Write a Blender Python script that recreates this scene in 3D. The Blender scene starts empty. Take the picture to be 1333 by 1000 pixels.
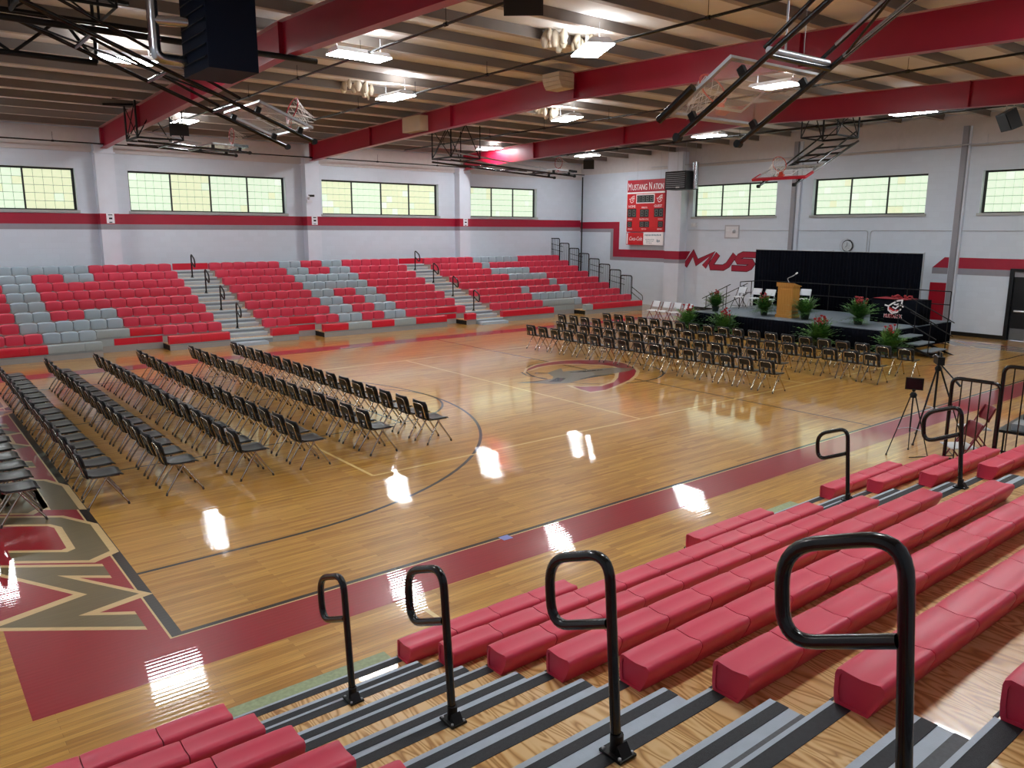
import bpy, bmesh, math, random
from mathutils import Vector, Matrix
random.seed(7)
sc = bpy.context.scene
COL = sc.collection
PI = math.pi

# ------------------------------------------------------------------ camera, world, exposure
CAM_P = (-1.8174, -7.1986, 3.691)
YAW, PITCH, ROLL, FPX = .8958, -.1935, .0036, 1022.8
def make_camera():
    cy, sy, cp, sp = math.cos(YAW), math.sin(YAW), math.cos(PITCH), math.sin(PITCH)
    f = Vector((cy*cp, sy*cp, sp)); r = Vector((sy, -cy, 0)); u = r.cross(f)
    c, s = math.cos(ROLL), math.sin(ROLL)
    r2 = c*r + s*u; u2 = -s*r + c*u
    cam = bpy.data.cameras.new('camera'); o = bpy.data.objects.new('camera', cam); COL.objects.link(o)
    m = Matrix((r2, u2, -f)).transposed().to_4x4(); m.translation = Vector(CAM_P)
    o.matrix_world = m
    cam.sensor_fit = 'HORIZONTAL'; cam.sensor_width = 36.0; cam.lens = FPX/1333*36.0
    cam.clip_start = .05; cam.clip_end = 200
    sc.camera = o
make_camera()
w = bpy.data.worlds.new('world'); sc.world = w; w.use_nodes = True
w.node_tree.nodes['Background'].inputs[0].default_value = (.75, .85, 1, 1)
w.node_tree.nodes['Background'].inputs[1].default_value = .6
sc.view_settings.view_transform = 'Standard'
sc.view_settings.look = 'None'
sc.view_settings.exposure = 0.0
sc.view_settings.gamma = 1.0
sc.view_settings.use_curve_mapping = False
LAMP_POWER = 74.0
PANE_POWER = .92

# ------------------------------------------------------------------ materials
def lin(h):
    h = h.lstrip('#'); v = [int(h[i:i+2], 16)/255 for i in (0, 2, 4)]
    return tuple(x/12.92 if x <= .04045 else ((x+.055)/1.055)**2.4 for x in v) + (1,)
def new_mat(name):
    m = bpy.data.materials.new(name); m.use_nodes = True
    return m, m.node_tree, m.node_tree.nodes['Principled BSDF']
def N(t, typ, **kw):
    n = t.nodes.new(typ)
    for k, v in kw.items(): setattr(n, k, v)
    return n
def P(name, hexc, rough=.5, metal=0., coat=0., var=.08, scale=6., bump=0., spec=None, bscale=None):
    """plain procedural surface: colour gently varied by noise, optional fine relief"""
    m, t, b = new_mat(name)
    c = lin(hexc)
    tc = N(t, 'ShaderNodeTexCoord'); nz = N(t, 'ShaderNodeTexNoise'); nz.inputs['Scale'].default_value = scale
    nz.inputs['Detail'].default_value = 4
    t.links.new(tc.outputs['Object'], nz.inputs['Vector'])
    mx = N(t, 'ShaderNodeMix', data_type='RGBA')
    mx.inputs['A'].default_value = tuple(max(0, x*(1-var)) for x in c[:3]) + (1,)
    mx.inputs['B'].default_value = tuple(min(1, x*(1+var)) for x in c[:3]) + (1,)
    t.links.new(nz.outputs['Fac'], mx.inputs['Factor']); t.links.new(mx.outputs['Result'], b.inputs['Base Color'])
    b.inputs['Roughness'].default_value = rough; b.inputs['Metallic'].default_value = metal
    b.inputs['Coat Weight'].default_value = coat; b.inputs['Coat Roughness'].default_value = .08
    if spec is not None: b.inputs['Specular IOR Level'].default_value = spec
    if bump:
        n2 = N(t, 'ShaderNodeTexNoise'); n2.inputs['Scale'].default_value = bscale or scale*8
        t.links.new(tc.outputs['Object'], n2.inputs['Vector'])
        bp = N(t, 'ShaderNodeBump'); bp.inputs['Strength'].default_value = bump; bp.inputs['Distance'].default_value = .01
        t.links.new(n2.outputs['Fac'], bp.inputs['Height']); t.links.new(bp.outputs['Normal'], b.inputs['Normal'])
    return m
def emit(name, rgb, strength, var=0.):
    m, t, b = new_mat(name)
    b.inputs['Base Color'].default_value = tuple(.25*x for x in rgb) + (1,)
    b.inputs['Emission Color'].default_value = rgb + (1,); b.inputs['Emission Strength'].default_value = strength
    b.inputs['Roughness'].default_value = .4
    if var:
        tc = N(t, 'ShaderNodeTexCoord'); nz = N(t, 'ShaderNodeTexNoise'); nz.inputs['Scale'].default_value = 5
        t.links.new(tc.outputs['Object'], nz.inputs['Vector'])
        mp = N(t, 'ShaderNodeMapRange'); mp.inputs['To Min'].default_value = strength*(1-var); mp.inputs['To Max'].default_value = strength*(1+var)
        t.links.new(nz.outputs['Fac'], mp.inputs['Value']); t.links.new(mp.outputs['Result'], b.inputs['Emission Strength'])
    return m
def gloss_bump(t, b, tc, amp=.00013):
    """boards cupped across their width, so reflections break into streaks along the boards"""
    sp = N(t, 'ShaderNodeSeparateXYZ'); t.links.new(tc.outputs['Object'], sp.inputs[0])
    mp = N(t, 'ShaderNodeMapping'); mp.inputs['Scale'].default_value = (.3, 5, 1); t.links.new(tc.outputs['Object'], mp.inputs['Vector'])
    nz = N(t, 'ShaderNodeTexNoise'); nz.inputs['Scale'].default_value = 1; nz.inputs['Detail'].default_value = 1; t.links.new(mp.outputs['Vector'], nz.inputs['Vector'])
    a = N(t, 'ShaderNodeMath', operation='MULTIPLY'); a.inputs[1].default_value = 2*PI/.057; t.links.new(sp.outputs[1], a.inputs[0])
    ad = N(t, 'ShaderNodeMath', operation='MULTIPLY_ADD'); ad.inputs[1].default_value = 5.; t.links.new(nz.outputs['Fac'], ad.inputs[0]); t.links.new(a.outputs[0], ad.inputs[2])
    sn = N(t, 'ShaderNodeMath', operation='SINE'); t.links.new(ad.outputs[0], sn.inputs[0])
    bp = N(t, 'ShaderNodeBump'); bp.inputs['Strength'].default_value = 1; bp.inputs['Distance'].default_value = amp
    t.links.new(sn.outputs[0], bp.inputs['Height'])
    t.links.new(bp.outputs['Normal'], b.inputs['Normal']); t.links.new(bp.outputs['Normal'], b.inputs['Coat Normal'])
def wood_floor():
    m, t, b = new_mat('maple floor')
    tc = N(t, 'ShaderNodeTexCoord')
    br = N(t, 'ShaderNodeTexBrick'); br.offset = .37; br.offset_frequency = 2; br.squash = 1
    br.inputs['Scale'].default_value = 1; br.inputs['Brick Width'].default_value = 1.15; br.inputs['Row Height'].default_value = .057
    br.inputs['Mortar Size'].default_value = .0012; br.inputs['Mortar Smooth'].default_value = .3; br.inputs['Bias'].default_value = 0
    br.inputs['Color1'].default_value = lin('#b17b2e'); br.inputs['Color2'].default_value = lin('#d09d47'); br.inputs['Mortar'].default_value = lin('#7d5322')
    t.links.new(tc.outputs['Object'], br.inputs['Vector'])
    mp = N(t, 'ShaderNodeMapping'); mp.inputs['Scale'].default_value = (1.3, 26, 1)
    t.links.new(tc.outputs['Object'], mp.inputs['Vector'])
    nz = N(t, 'ShaderNodeTexNoise'); nz.inputs['Scale'].default_value = 1.6; nz.inputs['Detail'].default_value = 5
    t.links.new(mp.outputs['Vector'], nz.inputs['Vector'])
    rp = N(t, 'ShaderNodeMapRange'); rp.inputs['From Min'].default_value = .3; rp.inputs['From Max'].default_value = .7
    rp.inputs['To Min'].default_value = .74; rp.inputs['To Max'].default_value = 1.14
    t.links.new(nz.outputs['Fac'], rp.inputs['Value'])
    mx = N(t, 'ShaderNodeMix', data_type='RGBA', blend_type='MULTIPLY'); mx.inputs['Factor'].default_value = 1
    t.links.new(br.outputs['Color'], mx.inputs['A']); t.links.new(rp.outputs['Result'], mx.inputs['B'])
    t.links.new(mx.outputs['Result'], b.inputs['Base Color'])
    b.inputs['Roughness'].default_value = .35; b.inputs['Specular IOR Level'].default_value = .25
    b.inputs['Coat Weight'].default_value = 1; b.inputs['Coat Roughness'].default_value = .025; b.inputs['Coat IOR'].default_value = 1.5
    gloss_bump(t, b, tc)
    return m
def floor_paint(name, hexc):
    m, t, b = new_mat(name)
    tc = N(t, 'ShaderNodeTexCoord'); mp = N(t, 'ShaderNodeMapping'); mp.inputs['Scale'].default_value = (1.3, 20, 1)
    t.links.new(tc.outputs['Object'], mp.inputs['Vector'])
    nz = N(t, 'ShaderNodeTexNoise'); nz.inputs['Scale'].default_value = 1.5; nz.inputs['Detail'].default_value = 4
    t.links.new(mp.outputs['Vector'], nz.inputs['Vector'])
    c = lin(hexc); mx = N(t, 'ShaderNodeMix', data_type='RGBA')
    mx.inputs['A'].default_value = tuple(x*.82 for x in c[:3]) + (1,); mx.inputs['B'].default_value = tuple(min(1, x*1.18) for x in c[:3]) + (1,)
    t.links.new(nz.outputs['Fac'], mx.inputs['Factor']); t.links.new(mx.outputs['Result'], b.inputs['Base Color'])
    b.inputs['Roughness'].default_value = .35; b.inputs['Specular IOR Level'].default_value = .25; b.inputs['Coat Weight'].default_value = 1; b.inputs['Coat Roughness'].default_value = .025; b.inputs['Coat IOR'].default_value = 1.5
    gloss_bump(t, b, tc)
    return m
def block_wall(name, hexc):
    m, t, b = new_mat(name)
    tc = N(t, 'ShaderNodeTexCoord'); sp = N(t, 'ShaderNodeSeparateXYZ'); cb = N(t, 'ShaderNodeCombineXYZ'); ad = N(t, 'ShaderNodeMath', operation='ADD')
    t.links.new(tc.outputs['Object'], sp.inputs[0]); t.links.new(sp.outputs[0], ad.inputs[0]); t.links.new(sp.outputs[1], ad.inputs[1])
    t.links.new(ad.outputs[0], cb.inputs[0]); t.links.new(sp.outputs[2], cb.inputs[1])
    br = N(t, 'ShaderNodeTexBrick'); br.inputs['Scale'].default_value = 1; br.inputs['Brick Width'].default_value = .4; br.inputs['Row Height'].default_value = .2
    br.inputs['Mortar Size'].default_value = .008; br.inputs['Mortar Smooth'].default_value = .5
    c = lin(hexc)
    br.inputs['Color1'].default_value = c; br.inputs['Color2'].default_value = tuple(x*.96 for x in c[:3]) + (1,); br.inputs['Mortar'].default_value = tuple(x*.95 for x in c[:3]) + (1,)
    t.links.new(cb.outputs[0], br.inputs['Vector']); t.links.new(br.outputs['Color'], b.inputs['Base Color'])
    bp = N(t, 'ShaderNodeBump'); bp.inputs['Strength'].default_value = .15; bp.inputs['Distance'].default_value = .01; bp.invert = True
    t.links.new(br.outputs['Fac'], bp.inputs['Height']); t.links.new(bp.outputs['Normal'], b.inputs['Normal'])
    b.inputs['Roughness'].default_value = .55
    return m
def plywood():
    m, t, b = new_mat('varnished plywood')
    tc = N(t, 'ShaderNodeTexCoord'); mp = N(t, 'ShaderNodeMapping'); mp.inputs['Scale'].default_value = (3.2, .55, 1); mp.inputs['Rotation'].default_value = (0, 0, .12)
    t.links.new(tc.outputs['Object'], mp.inputs['Vector'])
    nz = N(t, 'ShaderNodeTexNoise'); nz.inputs['Scale'].default_value = 1.7; nz.inputs['Detail'].default_value = 2; nz.inputs['Distortion'].default_value = .7
    t.links.new(mp.outputs['Vector'], nz.inputs['Vector'])
    ml = N(t, 'ShaderNodeMath', operation='MULTIPLY'); ml.inputs[1].default_value = 26
    fr = N(t, 'ShaderNodeMath', operation='PINGPONG'); fr.inputs[1].default_value = 1
    t.links.new(nz.outputs['Fac'], ml.inputs[0]); t.links.new(ml.outputs[0], fr.inputs[0])
    cr = N(t, 'ShaderNodeValToRGB')
    cr.color_ramp.elements[0].position = .0; cr.color_ramp.elements[0].color = lin('#a8763c')
    cr.color_ramp.elements[1].position = .75; cr.color_ramp.elements[1].color = lin('#e2bd85')
    e = cr.color_ramp.elements.new(.35); e.color = lin('#d0a062')
    t.links.new(fr.outputs[0], cr.inputs['Fac']); t.links.new(cr.outputs['Color'], b.inputs['Base Color'])
    b.inputs['Roughness'].default_value = .28; b.inputs['Coat Weight'].default_value = .4
    return m
def oak():
    m, t, b = new_mat('oak veneer')
    tc = N(t, 'ShaderNodeTexCoord'); mp = N(t, 'ShaderNodeMapping'); mp.inputs['Scale'].default_value = (30, 30, 1.5)
    t.links.new(tc.outputs['Object'], mp.inputs['Vector'])
    nz = N(t, 'ShaderNodeTexNoise'); nz.inputs['Scale'].default_value = 1.5; nz.inputs['Detail'].default_value = 4
    t.links.new(mp.outputs['Vector'], nz.inputs['Vector'])
    cr = N(t, 'ShaderNodeValToRGB'); cr.color_ramp.elements[0].color = lin('#a06a26'); cr.color_ramp.elements[1].color = lin('#cd9646')
    t.links.new(nz.outputs['Fac'], cr.inputs['Fac']); t.links.new(cr.outputs['Color'], b.inputs['Base Color'])
    b.inputs['Roughness'].default_value = .4
    return m
def glass_mat():
    m, t, b = new_mat('backboard glass')
    b.inputs['Base Color'].default_value = (.95, .98, .97, 1); b.inputs['Roughness'].default_value = .03
    b.inputs['Transmission Weight'].default_value = .0; b.inputs['IOR'].default_value = 1.5
    b.inputs['Specular IOR Level'].default_value = 1.0
    b.inputs['Alpha'].default_value = .2
    tc = N(t, 'ShaderNodeTexCoord'); nz = N(t, 'ShaderNodeTexNoise'); nz.inputs['Scale'].default_value = 9
    t.links.new(tc.outputs['Object'], nz.inputs['Vector'])
    mp = N(t, 'ShaderNodeMapRange'); mp.inputs['To Min'].default_value = .02; mp.inputs['To Max'].default_value = .14
    t.links.new(nz.outputs['Fac'], mp.inputs['Value']); t.links.new(mp.outputs['Result'], b.inputs['Roughness'])
    return m
M = dict(
    floor=wood_floor(), ply=plywood(), oak=oak(), glass=glass_mat(),
    f_red=floor_paint('red floor paint', '#950c20'), f_black=floor_paint('black floor paint', '#15110f'), f_yellow=floor_paint('pale yellow floor line', '#e8c983'),
    f_cream=floor_paint('cream floor paint', '#d8b883'), f_khaki=floor_paint('khaki floor paint', '#6d5f3f'), f_grey=floor_paint('grey floor paint', '#746c58'),
    wall=block_wall('white painted block', '#cfd8e3'), upper=P('upper wall panel', '#c9c4c3', .6), bandred=P('red wall paint', '#9c1230', .45), letter_dark=P('dark maroon paint', '#4a1420', .5), bandgrey=P('grey wall paint', '#8f8d95', .5),
    white=P('white paint', '#d9d9dc', .5), pil=P('white pilaster paint', '#d5dbe6', .5, scale=2), sill=P('grey sill', '#a6a9a6', .5),
    steelred=P('red steel paint', '#9a0f2c', .38, scale=3), flange=P('pale lit steel', '#b98c86', .5), purlin=P('brown grey purlin', '#7d746e', .6, scale=2), purl_lit=P('purlin lip', '#a99d90', .5),
    insul=P('tan insulation facing', '#dbd8d5', .75, scale=1.5, var=.1, bump=.2, bscale=6), fluff=P('torn insulation', '#d9cdb8', .9, bump=.6, bscale=30),
    black=P('black enamel', '#070708', .25, coat=.35, scale=8, spec=.35), blackmatte=P('black steel', '#0d0d0f', .5, spec=.3), chrome=P('chrome', '#b9b4ac', .14, 1.0, scale=3), galv=P('galvanised steel', '#b9bcc0', .25, 1.0, var=.2, scale=9),
    silver=P('silver steel', '#b3b6ba', .35, .6), shell=P('black plastic shell', '#0f1116', .34, scale=12, var=.2, spec=.4), foot=P('grey rubber', '#3d3733', .6),
    seatred=P('red moulded seat', '#cf3450', .42, scale=3, var=.05), seatgrey=P('grey moulded seat', '#9fb1be', .35, coat=.2, scale=3, var=.05), panelred=P('red bench panel', '#cc1230', .3, coat=.2, scale=3), panelgrey=P('grey bench panel', '#9aa5a8', .35),
    base=P('grey skirt board', '#9b9793', .5, scale=4), step=P('blue grey step', '#a9b5c1', .45, scale=14, var=.12, bump=.1), strip=P('black grit strip', '#25272b', .7, scale=60, var=.5, bump=.3), strip2=P('worn grit strip', '#4c4e52', .6, scale=60, var=.4),
    nosing=P('aluminium nosing', '#ccd6d8', .35, .3), riser=P('grey riser', '#858b8f', .5, scale=4), taped=P('grey step with green tape', '#93a077', .5, scale=28, var=.4),
    padred=P('red pad vinyl', '#b0142e', .4), rimc=P('orange red rim', '#c8402c', .4), net=P('white cord', '#e6e1dc', .8), drape=P('black drape cloth', '#070911', .95, scale=3, var=.3, spec=.08), cloth=P('black table cloth', '#080b12', .95, spec=.08), runner=P('dark red runner', '#8a1a28', .7),
    deck=P('grey stage deck', '#6d7780', .55, scale=25, var=.15), heater=P('dark blue grey cabinet', '#0a1222', .6, scale=2, spec=.12), heater2=P('black cabinet side', '#0d0e12', .5), grille=P('dark grille', '#07070a', .6), beige=P('beige speaker', '#c9b8a0', .5), 
    leaf=P('fern green', '#2f5a22', .5, scale=20, var=.4), leaf2=P('light fern green', '#5c8a3c', .5, scale=20, var=.3), flower=P('red flower', '#9a1f26', .5, scale=30, var=.3), pot=P('dark pot', '#1d2a1c', .6),
    chairred=P('dark red chair frame', '#6e1220', .35), cushion=P('pale grey vinyl', '#c6cace', .4), chairwhite=P('white plastic', '#d5d9de', .4),
    doorblack=P('black door', '#0e0f12', .35), doorred=P('red wall pad', '#a40c24', .45), pushbar=P('steel bar', '#c9cdd0', .3, .8), kick=P('kick plate', '#7c8085', .35, .7), bboard=P('black baseboard', '#101012', .4),
    sb_red=P('scoreboard red', '#a81c2e', .4), sb_red2=P('scoreboard bright red', '#c4161f', .4), sb_white=P('scoreboard white', '#f0ecec', .5), sb_dark=P('digit window', '#15171a', .3), digit=P('unlit digit', '#6d7370', .4), ink=P('blue grey ink', '#6a8390', .6),
    cable=P('cable', '#17161a', .5), screen=P('dark screen', '#08080a', .15), tapeblue=P('blue tape', '#7a86c8', .5), paper=P('white paper', '#e8e8ee', .6), clockface=P('clock face', '#d8dde2', .4), frame=P('black window frame', '#181a19', .4), conduit=P('grey conduit', '#aeb0b6', .4, .2), darkpost=P('grey post', '#8d8c92', .45),
    jamb=P('window reveal', '#c9cdb9', .5),
    lens=emit('lamp lens', (.91, .965, 1), LAMP_POWER), uplens=emit('lamp uplight slot', (.95, .98, 1), LAMP_POWER*.85), flood=emit('flood lens', (1, 1, 1), 25.),
    pane1=emit('green white pane', (.79, .93, .71), PANE_POWER, .12), pane2=emit('yellow pane', (.84, .90, .60), PANE_POWER*.95, .12), pane3=emit('pale pane', (.85, .95, .79), PANE_POWER*1.05, .1),
)

# ------------------------------------------------------------------ mesh helpers
class MB:
    def __init__(s): s.v = []; s.f = []; s.sm = []; s.mi = []; s.m = 0
    def add(s, vs, fs, smooth=False):
        o = len(s.v); s.v += [tuple(x) for x in vs]
        for f in fs: s.f.append(tuple(i+o for i in f)); s.sm.append(smooth); s.mi.append(s.m)
        return s
    def box(s, x0, x1, y0, y1, z0, z1):
        return s.hexa([(x0,y0,z0),(x1,y0,z0),(x1,y1,z0),(x0,y1,z0),(x0,y0,z1),(x1,y0,z1),(x1,y1,z1),(x0,y1,z1)])
    def hexa(s, v): return s.add(v, [(3,2,1,0),(4,5,6,7),(0,1,5,4),(1,2,6,5),(2,3,7,6),(3,0,4,7)])
    def obox(s, c, ax, ay, az):
        c, ax, ay, az = Vector(c), Vector(ax), Vector(ay), Vector(az)
        return s.hexa([c-ax-ay-az, c+ax-ay-az, c+ax+ay-az, c-ax+ay-az, c-ax-ay+az, c+ax-ay+az, c+ax+ay+az, c-ax+ay+az])
    def tube(s, pts, r, n=8, closed=False, caps=True):
        pts = [Vector(p) for p in pts]; k = len(pts); vs = []
        up = None
        for i, p in enumerate(pts):
            a = pts[(i-1) % k] if (closed or i > 0) else p; b = pts[(i+1) % k] if (closed or i < k-1) else p
            d = (b-a).normalized()
            if up is None:
                up = Vector((0,0,1)) if abs(d.z) < .9 else Vector((1,0,0))
            x = d.cross(up)
            if x.length < 1e-5: x = d.cross(Vector((0,1,0)))
            x.normalize(); up = x.cross(d).normalized()
            rr = r[i] if isinstance(r, (list, tuple)) else r
            if not closed and 0 < i < k-1:
                c = (pts[i]-pts[i-1]).normalized().dot((pts[i+1]-pts[i]).normalized()); 
                f = 1/max(.6, math.sqrt(max(0, (1+c)/2)))
            else: f = 1
            for j in range(n):
                t = 2*PI*j/n; vs.append(p + (x*math.cos(t)+up*math.sin(t))*rr*(f if f < 1.2 else 1.15))
        fs = []
        for i in range(k if closed else k-1):
            for j in range(n):
                a = i*n+j; b = i*n+(j+1) % n; c = ((i+1) % k)*n+(j+1) % n; d = ((i+1) % k)*n+j
                fs.append((a, b, c, d))
        s.add(vs, fs, True)
        if caps and not closed:
            s.add(vs[:n], [tuple(range(n))[::-1]]); s.add(vs[-n:], [tuple(range(n))])
        return s
    def bar(s, a, b, r=.02, n=6): return s.tube([a, b], r, n)
    def lathe(s, prof, c=(0,0,0), n=16, axis='z'):
        vs = []
        for r, z in prof:
            for j in range(n):
                t = 2*PI*j/n; x, y = r*math.cos(t), r*math.sin(t)
                v = (x, y, z) if axis == 'z' else ((z, x, y) if axis == 'x' else (x, z, y))
                vs.append((v[0]+c[0], v[1]+c[1], v[2]+c[2]))
        fs = [(i*n+j, i*n+(j+1) % n, (i+1)*n+(j+1) % n, (i+1)*n+j) for i in range(len(prof)-1) for j in range(n)]
        s.add(vs, fs, True); s.add(vs[:n], [tuple(range(n))[::-1]]); s.add(vs[-n:], [tuple(range(n))])
        return s
    def prism(s, poly, fn, d0, d1):
        """extrude a 2-D polygon; fn(u, v, d) -> point"""
        n = len(poly)
        vs = [fn(u, v, d0) for u, v in poly] + [fn(u, v, d1) for u, v in poly]
        s.add(vs, [tuple(range(n))[::-1], tuple(range(n, 2*n))] + [(i, (i+1) % n, n+(i+1) % n, n+i) for i in range(n)])
        return s
    def build(s, name, mat, parent=None, loc=None):
        me = bpy.data.meshes.new(name); me.from_pydata(s.v, [], s.f)
        me.polygons.foreach_set('use_smooth', s.sm)
        for mm in (mat if isinstance(mat, (list, tuple)) else [mat]): me.materials.append(M[mm] if isinstance(mm, str) else mm)
        if isinstance(mat, (list, tuple)): me.polygons.foreach_set('material_index', s.mi)
        bm = bmesh.new(); bm.from_mesh(me); bmesh.ops.recalc_face_normals(bm, faces=bm.faces); bm.to_mesh(me); bm.free()
        me.update()
        o = bpy.data.objects.new(name, me); COL.objects.link(o)
        if parent: o.parent = parent
        if loc: o.location = loc
        return o
def tag(o, label, cat, group=None):
    o['label'] = label; o['category'] = cat
    if group: o['group'] = group
    return o
def thing(name, label, cat, loc=(0,0,0), rz=0, group=None):
    o = bpy.data.objects.new(name, None); COL.objects.link(o); o.empty_display_size = .1
    o.location = loc; o.rotation_euler = (0, 0, rz)
    return tag(o, label, cat, group)
def structure(o): o['kind'] = 'structure'; return o
def inst(src, name, parent=None, loc=(0,0,0), rz=0):
    o = src.copy(); o.name = name; COL.objects.link(o); o.parent = parent; o.location = loc; o.rotation_euler = (0, 0, rz)
    return o
def dup(root, loc, rz, label, group=None):
    r = root.copy(); COL.objects.link(r); r.location = loc; r.rotation_euler = (0, 0, rz); r['label'] = label
    if group: r['group'] = group
    for ch in root.children:
        c = ch.copy(); COL.objects.link(c); c.parent = r
        for g in ch.children:
            d = g.copy(); COL.objects.link(d); d.parent = c
    return r
def arc(c, r, a0, a1, n, ax=(1,0,0), ay=(0,0,1)):
    c, ax, ay = Vector(c), Vector(ax), Vector(ay)
    return [c + ax*r*math.cos(a0+(a1-a0)*i/n) + ay*r*math.sin(a0+(a1-a0)*i/n) for i in range(n+1)]
def round_path(pts, rad, n=5, closed=False):
    """polyline with rounded corners"""
    pts = [Vector(p) for p in pts]; out = []; k = len(pts)
    for i, p in enumerate(pts):
        if not closed and i in (0, k-1): out.append(p); continue
        a = (pts[i-1]-p); b = (pts[(i+1) % k]-p); r = min(rad, a.length*.49, b.length*.49)
        p0 = p+a.normalized()*r; p1 = p+b.normalized()*r
        for j in range(n+1):
            t = j/n; out.append(p0*(1-t)**2 + p*2*t*(1-t) + p1*t*t)
    return out
def ribbon(poly, wd, closed=False, lim=.42):
    """flat strokes: list of quads (u,v) along a polyline with mitred joins"""
    pts = [Vector((p[0], p[1])) for p in poly]; k = len(pts); L = []; R = []
    for i in range(k):
        a = pts[i-1] if (closed or i > 0) else None; b = pts[(i+1) % k] if (closed or i < k-1) else None
        d0 = (pts[i]-a).normalized() if a is not None else None; d1 = (b-pts[i]).normalized() if b is not None else None
        if d0 is None: d0 = d1
        if d1 is None: d1 = d0
        n0 = Vector((-d0.y, d0.x)); n1 = Vector((-d1.y, d1.x)); m = n0+n1
        if m.length < 1e-4: m = n0.copy()
        m.normalize(); s = wd/2/max(lim, m.dot(n0))
        L.append(pts[i]+m*s); R.append(pts[i]-m*s)
    q = []
    for i in range(k if closed else k-1):
        j = (i+1) % k; q.append((L[i], L[j], R[j], R[i]))
    return q
GLYPH = {
 'M': [[(0,0),(0,1),(.5,.3),(1,1),(1,0)]],
 'm': [[(0,0),(0,1),(.5,.1),(1,1),(1,0)]],
 'U': [[(0,1),(0,.22),(.16,0),(.84,0),(1,.22),(1,1)]],
 'S': [[(1,1),(.14,1),(0,.86),(0,.64),(.14,.5),(.86,.5),(1,.36),(1,.14),(.86,0),(0,0)]],
 'T': [[(0,1),(1,1)], [(.5,1),(.5,0)]],
 'A': [[(0,0),(.5,1),(1,0)], [(.25,.36),(.75,.36)]],
 'N': [[(0,0),(0,1),(1,0),(1,1)]],
 'G': [[(1,1),(.14,1),(0,.86),(0,.14),(.14,0),(1,0),(1,.46),(.5,.46)]],
}
def text(name, body, size, mat, mw, parent=None, extrude=.003, align='CENTER', shear=0, xs=1.0):
    cu = bpy.data.curves.new(name, 'FONT'); cu.body = body; cu.size = size; cu.extrude = extrude; cu.align_x = align; cu.align_y = 'CENTER'; cu.shear = shear; cu.resolution_u = 3
    cu.materials.append(M[mat]); o = bpy.data.objects.new(name, cu); COL.objects.link(o)
    o.parent = parent; o.matrix_local = mw @ Matrix.Diagonal((xs, 1, 1, 1))
    return o
def frame_m(o, x, y):
    """matrix with local x, y axes given and origin o"""
    x, y = Vector(x).normalized(), Vector(y).normalized(); z = x.cross(y)
    m = Matrix((x, y, z)).transposed().to_4x4(); m.translation = Vector(o); return m
ORD = ['', 'first', 'second', 'third', 'fourth', 'fifth', 'sixth', 'seventh', 'eighth', 'ninth', 'tenth', 'eleventh', 'twelfth', 'thirteenth', 'fourteenth', 'fifteenth', 'sixteenth', 'seventeenth', 'eighteenth', 'nineteenth', 'twentieth', 'twenty-first', 'twenty-second']

# ------------------------------------------------------------------ room shell
XL, XR, YN, YF = -3.0, 28.5, -7.8, 24.75
LX, WY = 25.673, 15.213              # court length, width
def roof_z(y): return 7.66 - .03*abs(y-8.4)
fl = structure(MB().box(XL-.4, XR+.4, YN-.4, YF+.4, -.2, 0).build('floor', 'floor'))

def wall_mesh(name, horiz, pos, thick, holes, a0, a1, top):
    """wall along x (horiz) or y with rectangular holes (a0,a1,z0,z1) at one height band"""
    mb = MB()
    def bx(u0, u1, z0, z1):
        if u1-u0 < 1e-4 or z1-z0 < 1e-4: return
        if horiz: mb.box(u0, u1, pos, pos+thick, z0, z1)
        else: mb.box(pos, pos+thick, u0, u1, z0, z1)
    us = sorted(set([a0, a1] + [h[0] for h in holes] + [h[1] for h in holes]))
    for u0, u1 in zip(us[:-1], us[1:]):
        hs = [h for h in holes if h[0] <= u0+1e-5 and h[1] >= u1-1e-5]
        z = 0
        for h in sorted(hs, key=lambda h: h[2]): bx(u0, u1, z, h[2]); z = h[3]
        bx(u0, u1, z, top)
    return structure(mb.build(name, 'wall'))
ZS, ZT = 4.33, 5.78
wins_far = [(-2.2, 3.99), (5.72, 11.73), (13.34, 19.27), (21.13, 25.36)]
wins_end = [(12.66, 17.1), (6.43, 10.98), (-1.3, 4.58)]
wall_mesh('wall_far', True, YF, .35, [(a, b, ZS, ZT) for a, b in wins_far], XL-.35, XR+.35, 8.0)
wall_mesh('wall_stage_end', False, XR, .35, [(a, b, ZS, ZT) for a, b in wins_end] + [(.9, 3.22, 0, 2.36)], YN-.35, YF, 8.0)
wall_mesh('wall_near', True, YN-.35, .35, [], XL-.35, XR+.35, 8.0)
wall_mesh('wall_entry_end', False, XL-.35, .35, [], YN, YF, 8.0)
# upper wall cladding ledge above the windows, set proud of the block
structure(MB().box(XL, XR, YF-.05, YF, 6.35, 7.15).build('trim_1', 'upper'))
structure(MB().box(XR-.05, XR, YN, YF, 6.6, 7.7).build('trim_2', 'upper'))

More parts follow.
